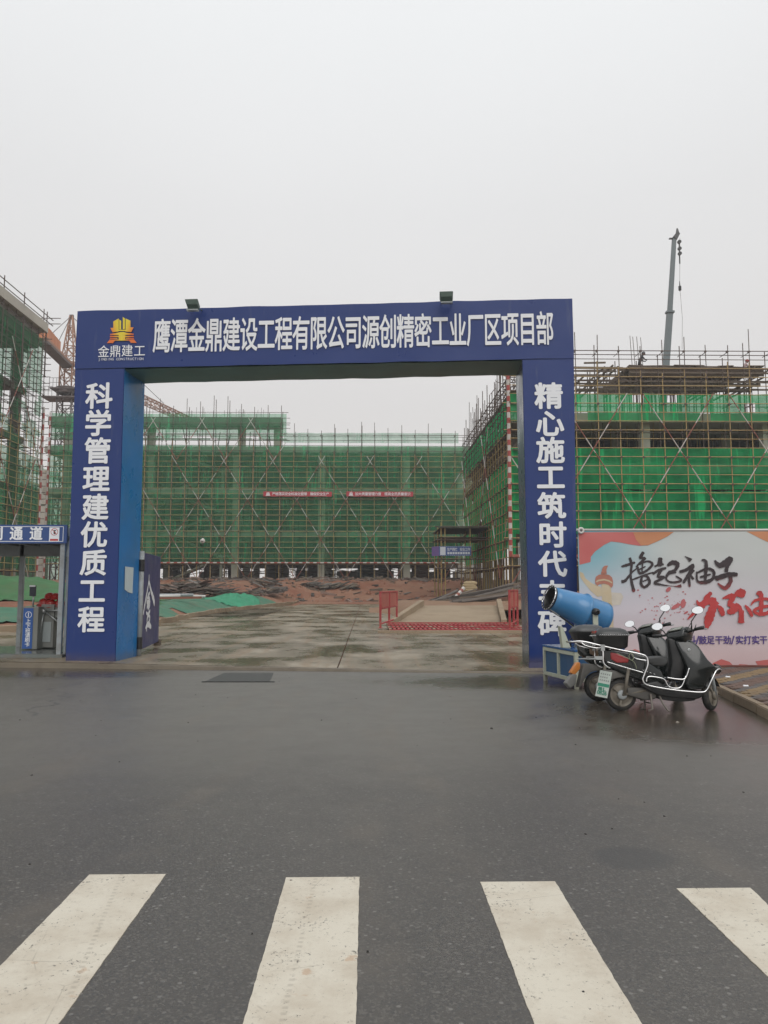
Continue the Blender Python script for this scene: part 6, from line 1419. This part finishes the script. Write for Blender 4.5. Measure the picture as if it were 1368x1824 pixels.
def scooter(loc, yaw, lean, lab, guard, paint, tail, bx_mat, steer=45, wheelbase=1.155, scl=1., box_dx=0, low=None, seatm=None):
    o = top('electric_scooter', loc, lab, 'scooter', 'electric scooters parked beside the gateway'); ORG[o] = Vector((0, 0, 0))
    o.rotation_euler = (R(lean), 0, R(yaw)); o.scale = (scl,)*3
    Lk_ = lambda nm, me, m, par=o, sm_=True, lb=None: link(nm, me, par, [m] if not isinstance(m, list) else m, sm_, lb)
    def wheel(cx_, rr, par_rot=None, hubm=M_RIM):
        wb = MB(); wb.lathe((0, -.045, 0), (0, 1, 0), [(0, rr-.055), (.005, rr-.025), (.02, rr-.004), (.045, rr), (.07, rr-.004), (.085, rr-.025), (.09, rr-.055)], 32)
        ty = wb.mesh('tyre'); rb = MB(); rb.lathe((0, -.05, 0), (0, 1, 0), [(.0, .02), (.005, rr*.45), (.02, rr*.55), (.022, rr*.62), (.006, rr*.72), (.006, rr-.05), (.094, rr-.05), (.094, rr*.7), (.08, rr*.6), (.095, .02)], 32); rm = rb.mesh('rim')
        w_ = Lk_('wheel', ty, M_RUB); w_.location = (cx_, 0, rr); r_ = Lk_('rim', rm, M_RIM, w_)
        hb = MB(); hb.lathe((0, -.085, 0), (0, 1, 0), [(0, .01), (0, .05), (.01, .062), (.035, .062), (.04, .03)], 20); Lk_('hub_cap', hb.mesh('hub_cap'), hubm, w_)
        sp_ = MB()
        for k in range(3): a_ = k*2.094+.3; sp_.obox((.05*math.cos(a_)-.015*math.sin(a_), -.062, .05*math.sin(a_)+.015*math.cos(a_)), (.09*math.cos(a_), 0, .09*math.sin(a_)), (.03*math.sin(a_), 0, -.03*math.cos(a_)), (0, .012, 0))
        Lk_('rim_spokes', sp_.mesh('rim_spokes'), M_RIM, w_, False)
        return w_
    wheel(0, .205, hubm=M_GREY)
    fw = wheel(wheelbase, .200); fw.rotation_euler = (0, 0, R(steer)); fw.location.x += .02
    # body panels
    Lk_('tail_fairing', solid(prof([(235, 868), (330, 872), (450, 905), (540, 950), (640, 1020), (665, 1100), (600, 1120), (500, 1085), (400, 1050), (300, 1000), (235, 935)]), [.05, .09, .13, .14, .13, .13, .13, .13, .12, .09, .05], .035), paint)
    Lk_('seat', solid(prof([(420, 880), (500, 905), (560, 925), (640, 918), (690, 935), (695, 970), (655, 990), (580, 985), (520, 950), (430, 925)]), [.10, .12, .13, .12, .09, .09, .11, .12, .12, .10], .03), seatm or M_SEAT)
    Lk_('footboard', solid(prof([(600, 1085), (660, 1130), (780, 1145), (920, 1150), (900, 1185), (860, 1205), (700, 1195), (600, 1180), (500, 1130), (480, 1105)]), .145, .02), M_BLACKP)
    Lk_('battery_box', solid(prof([(590, 1150), (680, 1160), (860, 1175), (850, 1215), (740, 1225), (670, 1215), (600, 1200)]), .11, .015), M_BLACKP)
    Lk_('leg_shield', solid(prof([(740, 815), (850, 810), (895, 855), (935, 940), (985, 985), (1045, 985), (1050, 1030), (1010, 1040), (960, 1045), (925, 1095), (895, 1140), (800, 1145), (775, 1110), (800, 1010), (775, 920)]), [.10, .12, .15, .19, .17, .06, .05, .10, .17, .19, .19, .19, .19, .19, .15], .035), paint)
    Lk_('inner_column', solid(prof([(705, 800), (790, 800), (830, 900), (800, 1000), (770, 1090), (690, 1085), (720, 960), (715, 870)]), [.06, .08, .10, .09, .08, .07, .07, .06], .025), M_BLACKP)
    nose = MB(); nose.lathe(Vector((zx(1045), 0, zz_(1010))), (1, 0, -.1), [(-.05, .07), (0, .06), (.03, .035), (.035, .01)], 12); Lk_('nose_badge', nose.mesh('nose_badge'), M_BLACKP)
    # steering assembly (turned)
    st = bpy.data.objects.new('steering', None); COL.objects.link(st); st.parent = o; st['label'] = 'handlebar assembly turned to the left'; sx_, sz = zx(800), zz_(775); st.location = (sx_, 0, sz); st.rotation_euler = (R(-8), 0, R(steer*.85)); zc = sz; sz = 0; ORG[st] = Vector((0, 0, 0))
    Lk_('head_cowl', solid([(-.16, sz-.05), (-.12, sz+.05), (-.02, sz+.09), (.12, sz+.06), (.16, sz-.02), (.10, sz-.12), (-.04, sz-.14)], [.12, .14, .15, .14, .10, .09, .10], .03), paint, st)
    Lk_('dashboard', solid([(-.13, sz+.045), (-.03, sz+.092), (-.02, sz+.10), (-.14, sz+.055)], .09, .004), mat('dash_plastic', (.16, .17, .14), .2, .1, 4), st)
    bar = MB().tube([(-.05, -.36, sz+.03), (-.02, -.2, sz+.02), (0, 0, sz), (-.02, .2, sz+.02), (-.05, .36, sz+.03)], .015, 8); Lk_('handlebar', bar.mesh('handlebar'), M_BLACKP, st)
    for s_ in (-1, 1):
        g2 = MB().tube([(-.035, s_*.24, sz+.028), (-.055, s_*.37, sz+.032)], .022, 10); Lk_('grip', g2.mesh('grip'), M_BLACKP, st)
        lv = MB().tube([(.03, s_*.2, sz+.03), (.04, s_*.3, sz+.02), (.015, s_*.38, sz+.015)], .008, 6); Lk_('brake_lever', lv.mesh('brake_lever'), M_ZINC, st)
        mh = .27 if s_ < 0 else .16
        stem = MB().tube([(-.02, s_*.19, sz+.03), (-.03, s_*.21, sz+mh*.5), (.02, s_*.28, sz+mh-.04)], .009, 6); ms = Lk_('mirror_stem', stem.mesh('mirror_stem'), M_BLACKP, st)
        c = Vector((.02, s_*.31, sz+mh)); nd = (Vector((-.35, -.90, .12)) if guard else Vector((-.5, -.82, .15))).normalized()
        nd = Matrix.Rotation(-R(steer*.85+yaw), 3, 'Z') @ nd
        ax2 = nd.cross(Vector((0, 0, 1))).normalized(); ay2 = ax2.cross(nd)
        mb_ = MB(); k0 = 20
        for dd, sc_ in ((-.035, .3), (-.025, .85), (0, 1.0), (.002, .96)):
            for j in range(k0): a_ = 2*math.pi*j/k0; ex = .075*(1+.12*math.cos(a_)); mb_.v.append(c+nd*dd+(ax2*math.cos(a_)*ex+ay2*math.sin(a_)*.052)*sc_)
        for q in range(3):
            for j in range(k0): mb_.f.append((q*k0+j, q*k0+(j+1) % k0, (q+1)*k0+(j+1) % k0, (q+1)*k0+j)); mb_.m.append(0)
        mb_.f.append(tuple(range(k0))); mb_.m.append(0)
        mo_ = Lk_('mirror', mb_.mesh('mirror'), M_BLACKP, st)
        gl_ = MB(); gl_.poly([c+nd*.0035+(ax2*math.cos(2*math.pi*j/k0)*.075*(1+.12*math.cos(2*math.pi*j/k0))+ay2*math.sin(2*math.pi*j/k0)*.052)*.93 for j in range(k0)]); gm = gl_.mesh('m'); gm.name = 'mirror_glass'
        link('mirror_glass', gm, st, [M_MIRR])
    cb_ = MB()
    for a_, bq, c_ in (((.03, -.2, .03), (.16, -.16, .10), (.10, -.03, -.16)), ((.03, .2, .03), (.17, .12, .09), (.10, .03, -.16)), ((.0, -.12, .05), (.10, -.14, .13), (.12, -.02, -.10))): cb_.tube(catmull([a_, bq, c_], 6), .005, 5)
    Lk_('brake_cable', cb_.mesh('brake_cable'), M_BLACKP, st)
    fk = MB()
    for s_ in (-1, 1): fk.tube([(wheelbase-sx_+.02, s_*.075, .20), (wheelbase-sx_-.05, s_*.075, .44), (wheelbase-sx_-.08, s_*.05, .52)], [.022, .026, .02], 8)
    fk.tube([(wheelbase-sx_-.08, 0, .5), (.02, 0, zc-.1)], .03, 8)
    fo = Lk_('fork', fk.mesh('fork'), M_GREY if guard else M_BLACKP); fo.location = (sx_, 0, 0); 
    # keep the fork on the wheel: rotate it about the wheel axis line
    for v in fo.data.vertices:
        if v.co.z < .53:
            q = Vector((v.co.x-(wheelbase-sx_+.02), v.co.y, 0)); q = Matrix.Rotation(R(steer), 3, 'Z') @ q; v.co.x, v.co.y = wheelbase-sx_+.02+q.x, q.y
    fg = MB(); n_ = 12; rr = .235
    for k in range(n_+1):
        a_ = R(25)+R(125)*k/n_
        for w_ in (-.06, -.045, .045, .06): fg.v.append(Vector((rr*math.cos(a_), w_, rr*math.sin(a_)-(.02 if abs(w_) > .05 else 0))))
    for k in range(n_):
        for j in range(3): fg.f.append((4*k+j, 4*k+j+1, 4*k+5+j, 4*k+4+j)); fg.m.append(0)
    f_o = Lk_('front_mudguard', fg.mesh('front_mudguard'), M_BLACKP); f_o.location = (wheelbase+.02, 0, .20); f_o.rotation_euler = (0, 0, R(steer))
    # rear: mudguard flap, plate, lamp, swing arm, stands
    Lk_('rear_mudguard', solid(prof([(265, 1010), (330, 1015), (430, 1040), (450, 1065), (380, 1060), (310, 1075), (270, 1110), (225, 1180), (212, 1180), (240, 1080)]), .07, .012), mat('grey_mudguard', (.12, .115, .105), .6, .2, 6))
    Lk_('tail_light', solid(prof([(305, 895), (360, 905), (420, 935), (410, 965), (340, 965), (305, 940)]), [.09, .115, .145, .145, .12, .09], .012), tail)
    Lk_('arm_cover', solid(prof([(400, 1130), (520, 1130), (600, 1165), (590, 1205), (520, 1215), (470, 1200), (400, 1180)]), .10, .02), mat('dusty_motor_grey', (.085, .08, .072), .6, .3, 8))
    sb_ = MB()
    for s_ in (-1, 1): sb_.tube([(0, s_*.075, .205), (.3, s_*.09, .26)], .02, 8)
    for s_ in (-1, 1): sb_.tube([(.02, s_*.10, .22), (.09, s_*.12, .55)], .022, 8)
    Lk_('swing_arm', sb_.mesh('swing_arm'), M_RIM)
    kst = MB(); kst.tube([(.35, -.12, .22), (.36, -.14, .03), (.30, -.15, .008)], .013, 6); kst.tube([(.47, -.10, .20), (.50, -.13, .10), (.545, -.17, .01), (.57, -.17, .006)], .012, 6); kst.tube([(.35, .12, .22), (.36, .14, .02), (.30, .15, .008)], .013, 6); kst.tube([(.36, -.13, .1), (.36, .13, .1)], .01, 6)
    Lk_('kickstand', kst.mesh('kickstand'), mat('stand_steel', (.17, .15, .13), .5, .2, 6))
    # top box
    bz0 = zz_(872); bx = zx(320)+box_dx
    bot = MB()
    def ring(b_, z, l, w_, cx2):
        k = len(b_.v); n_ = 20
        for j in range(n_):
            a_ = 2*math.pi*j/n_; cs, sn = math.cos(a_), math.sin(a_); e_ = .45
            b_.v.append(Vector((cx2+l*math.copysign(abs(cs)**e_, cs), w_*math.copysign(abs(sn)**e_, sn), z)))
        return k
    rings = [ring(bot, bz0+h_, l, w_, bx+dx) for h_, l, w_, dx in ((0, .15, .12, .02), (.03, .185, .155, .02), (.16, .215, .185, .0), (.175, .225, .195, 0))]
    for a_, c_ in zip(rings[:-1], rings[1:]):
        for j in range(20): bot.f.append((a_+j, a_+(j+1) % 20, c_+(j+1) % 20, c_+j)); bot.m.append(0)
    bot.f.append(tuple(rings[0]+j for j in range(19, -1, -1))); bot.m.append(0); bot.f.append(tuple(rings[-1]+j for j in range(20))); bot.m.append(0)
    xb = Lk_('top_box', bot.mesh('top_box'), M_BLACKP)
    lid = MB(); rings = [ring(lid, bz0+h_, l, w_, bx+dx) for h_, l, w_, dx in ((.178, .228, .198, 0), (.20, .225, .195, 0), (.245, .19, .165, .0), (.272, .13, .11, .0), (.28, .05, .04, 0))]
    for a_, c_ in zip(rings[:-1], rings[1:]):
        for j in range(20): lid.f.append((a_+j, a_+(j+1) % 20, c_+(j+1) % 20, c_+j)); lid.m.append(0)
    lid.f.append(tuple(rings[-1]+j for j in range(20))); lid.m.append(0)
    Lk_('lid', lid.mesh('lid'), bx_mat, xb)
    if guard:
        zg_ = MB(); n_ = 15
        for k in range(n_): x = bx-.20+.4*k/n_; zg_.tube([(x, -.203, bz0+.168), (x+.014, -.203, bz0+.182), (x+.026, -.203, bz0+.168)], .0028, 4)
        for k in range(9): y = -.16+.3*k/9; zg_.tube([(bx-.232, y, bz0+.168), (bx-.232, y+.014, bz0+.182), (bx-.232, y+.028, bz0+.168)], .0028, 4)
        Lk_('zigzag_trim', zg_.mesh('zigzag_trim'), M_CHROME, xb)
        rl = MB().box(bx-.222, bx-.19, -.09, .06, bz0+.195, bz0+.235); Lk_('reflector', rl.mesh('reflector'), M_REDL, xb, False)
        # chrome rack and side guards traced along the flanks
        for s_ in (-1, 1):
            g1 = MB(); y = s_*.175
            C3 = lambda L: [(zx(x), y+s_*dy, zz_(yy)) for x, yy, dy in L]
            g1.tube(catmull(C3([(40, 825, -.06), (110, 822, -.03), (230, 850, 0), (350, 878, 0), (480, 905, .01), (525, 925, .015), (532, 975, .02), (505, 1040, .02), (492, 1080, .02), (520, 1110, .02), (640, 1135, .02), (760, 1150, .02), (870, 1158, .02), (910, 1145, .02), (945, 1085, .02), (985, 1022, .0), (1020, 1008, -.05), (1050, 1015, -.12)]), 5), .0105, 8)
            g1.tube(catmull(C3([(105, 830, -.03), (130, 850, -.02), (200, 866, -.02), (236, 862, 0)]), 4), .009, 6)
            g1.tube(catmull(C3([(236, 850, 0), (240, 900, .01), (238, 960, .01), (255, 985, .01), (285, 1000, -.01)]), 5), .010, 8)
            g1.tube(catmull(C3([(265, 958, 0), (350, 985, 0), (450, 1015, 0), (500, 1030, .01)]), 4), .008, 6)
            g1.tube(catmull(C3([(430, 895, 0), (440, 925, 0), (470, 940, 0), (530, 950, .01)]), 4), .008, 6)
            g1.tube(catmull(C3([(515, 1090, .02), (522, 1062, .02), (545, 1055, .02), (600, 1062, .02), (635, 1075, .02), (650, 1105, .02), (665, 1128, .02)]), 5), .009, 8)
            g1.tube(catmull(C3([(655, 1062, .02), (720, 1072, .02), (765, 1072, .02), (785, 1050, .02), (805, 1000, .02)]), 5), .010, 8)
            g1.tube(catmull(C3([(660, 1120, .02), (700, 1132, .02), (745, 1120, .02), (780, 1050, .02)]), 5), .009, 8)
            Lk_('chrome_guard', g1.mesh('chrome_guard'), M_CHROME)
            pe = MB().obox((zx(225), y+s_*.012, zz_(885)), (.05, 0, 0), (0, .012*s_, 0), (0, 0, .08)).obox((zx(180), y+s_*.012, zz_(944)), (.11, 0, 0), (0, .012*s_, 0), (0, 0, .045)); pe.tube([(zx(185), y+s_*.02, zz_(938)), (zx(125), y+s_*.10, zz_(940))], [.014, .006], 6)
            Lk_('guard_bracket', pe.mesh('guard_bracket'), M_ZINC, o, False)
        rk = MB()
        for xx in (40, 110, 200, 300): rk.tube([(zx(xx), -.13, zz_(822+max(0, xx-110)*.27)), (zx(xx), .13, zz_(822+max(0, xx-110)*.27))], .009, 6)
        Lk_('rack_bars', rk.mesh('rack_bars'), M_CHROME)
        cd = MB().tube(catmull([(zx(425)+.03*math.cos(a_), -.19, zz_(925)+.045*math.sin(a_)) for a_ in [k*.6 for k in range(19)]], 2), .005, 5); cd.tube(catmull([(zx(330), -.19, zz_(900)), (zx(400), -.2, zz_(935)), (zx(440), -.2, zz_(960)), (zx(455), -.2, zz_(1005))], 4), .005, 5); Lk_('bungee_cord', cd.mesh('bungee_cord'), mat('olive_cord', (.2, .22, .14), .7, .1, 3))
        lk = MB().lathe((zx(825), -.135, zz_(880)), (0, -1, 0), [(0, .022), (.01, .022), (.012, .015), (.012, .004)], 12); Lk_('lock_badge', lk.mesh('lock_badge'), M_ZINC)
        nb_ = MB(); 
        for ch_i, dx in enumerate((0, .045, .09, .14)): nb_.tube([(zx(500)+dx, -.158, zz_(1012)-dx*.35), (zx(500)+dx+.03, -.158, zz_(1018)-dx*.35)], .004, 4)
        Lk_('side_badge', nb_.mesh('side_badge'), M_CHROME)
    # number plate on the mudguard
    a0_, a1_ = Vector((zx(236), 0, zz_(1100))), Vector((zx(268), 0, zz_(1022))); dv = (a1_-a0_)
    if guard:
        a0_, a1_ = Vector((zx(225), 0, zz_(1190))), Vector((zx(268), 0, zz_(1020))); dv = a1_-a0_; nx_ = Vector((-dv.z, 0, dv.x)).normalized()
        pln = Vector((nx_.x, 0, nx_.z)); W = Vector((.0, .20, 0))
        W = Vector((-.02, .14, 0)).normalized()*.155; o0 = a0_-W/2-Vector((.02, .02, 0))
        pn_ = dv.cross(W).normalized(); pn_ = pn_ if pn_.x < 0 else -pn_
        tilt = Matrix.Rotation(R(52), 3, dv.normalized()); W2 = tilt @ W; W2 = W2 if W2.x > 0 or True else W2
        if W2.x < 0: W2 = -W2
        if W2.y > 0: pass
        o0 = a0_-W2/2+Vector((-.01, -.125, 0)); pn_ = W2.cross(dv).normalized(); pn_ = pn_ if pn_.y < 0 else -pn_
        plb = MB().obox(o0, W2, dv, -pn_*.004); pl_o = Lk_('number_plate', plb.mesh('number_plate'), mat('plate_white', (.45, .50, .46), .4, .1, 8), o, False)
        gb_ = MB(); Pf = lambda u_, v_: o0+W2*u_+dv*v_+pn_*.003
        for v0_, v1_ in ((.40, .52),): gb_.quad(Pf(.03, v0_), Pf(.97, v0_), Pf(.97, v1_), Pf(.03, v1_))
        Pg = lambda s, z: Pf(s, z)
        for i, ch in enumerate('赣L'): put_glyph(gb_, ch, Pg, .3+.36*i, .31, .3, .12, .02, latin=(i == 1))
        for i, ch in enumerate('0826'): put_glyph(gb_, ch, Pg, .2+.2*i, .17, .22, .14, .03, latin=True)
        link('plate_marks', gb_.mesh('plate_marks'), pl_o, [mat('plate_green', (.03, .22, .14), .5, .1, 3)])
        gk = MB()
        for v_, n2 in ((.88, 5), (.76, 4), (.64, 5)):
            for i in range(n2): gk.quad(Pf(.1+.17*i, v_-.025), Pf(.1+.17*i+.10, v_-.03), Pf(.1+.17*i+.11, v_+.03), Pf(.1+.17*i+.02, v_+.025))
        link('plate_smudges', gk.mesh('plate_smudges'), pl_o, [mat('plate_grey_marks', (.22, .23, .22), .5, .1, 3)])
    else:
        orl = solid([(zx(160), zz_(1075)), (zx(215), zz_(1000)), (zx(240), zz_(1005)), (zx(235), zz_(1050)), (zx(190), zz_(1095))], .05, .01); Lk_('orange_reflector', orl, M_ORL)
        flp = solid([(zx(120), zz_(1150)), (zx(175), zz_(1085)), (zx(205), zz_(1090)), (zx(190), zz_(1160)), (zx(150), zz_(1185))], .07, .008); Lk_('mud_flap', flp, mat('flap_grey', (.2, .2, .19), .6, .3, 8))
    return o
r1 = gr(1107, 1266)
scooter((r1.x, r1.y, 0), 0, -5, 'black electric scooter with chrome side guards and green and white plate, parked in front', True, M_BLACKG, M_REDL, M_BOXG)
r2 = gr(1069, 1250)
scooter((r2.x, r2.y+.05, 0), 6, -6, 'dark electric scooter with grey top box half hidden behind the chrome guarded one', False, M_BLACKG, mat('smoked_lens', (.08, .05, .03), .2, .2, 4), mat('top_box_matte', (.06, .062, .064), .4, .1, 5), steer=38, scl=1.0, box_dx=-.02)

# ------------------------------------------------------------------ damp air
hz = MB().box(-160, 160, -12, 175, -2, 44).build('haze', [], None)
hm = bpy.data.materials.new('damp_air'); hm.use_nodes = True; t = hm.node_tree; t.nodes.clear()
pvn = t.nodes.new('ShaderNodeVolumePrincipled'); pvn.inputs['Color'].default_value = (.93, .93, .94, 1); pvn.inputs['Density'].default_value = .0011; pvn.inputs['Anisotropy'].default_value = .2
mo = t.nodes.new('ShaderNodeOutputMaterial'); t.links.new(pvn.outputs[0], mo.inputs['Volume']); hz.data.materials.append(hm); hz['kind'] = 'stuff'
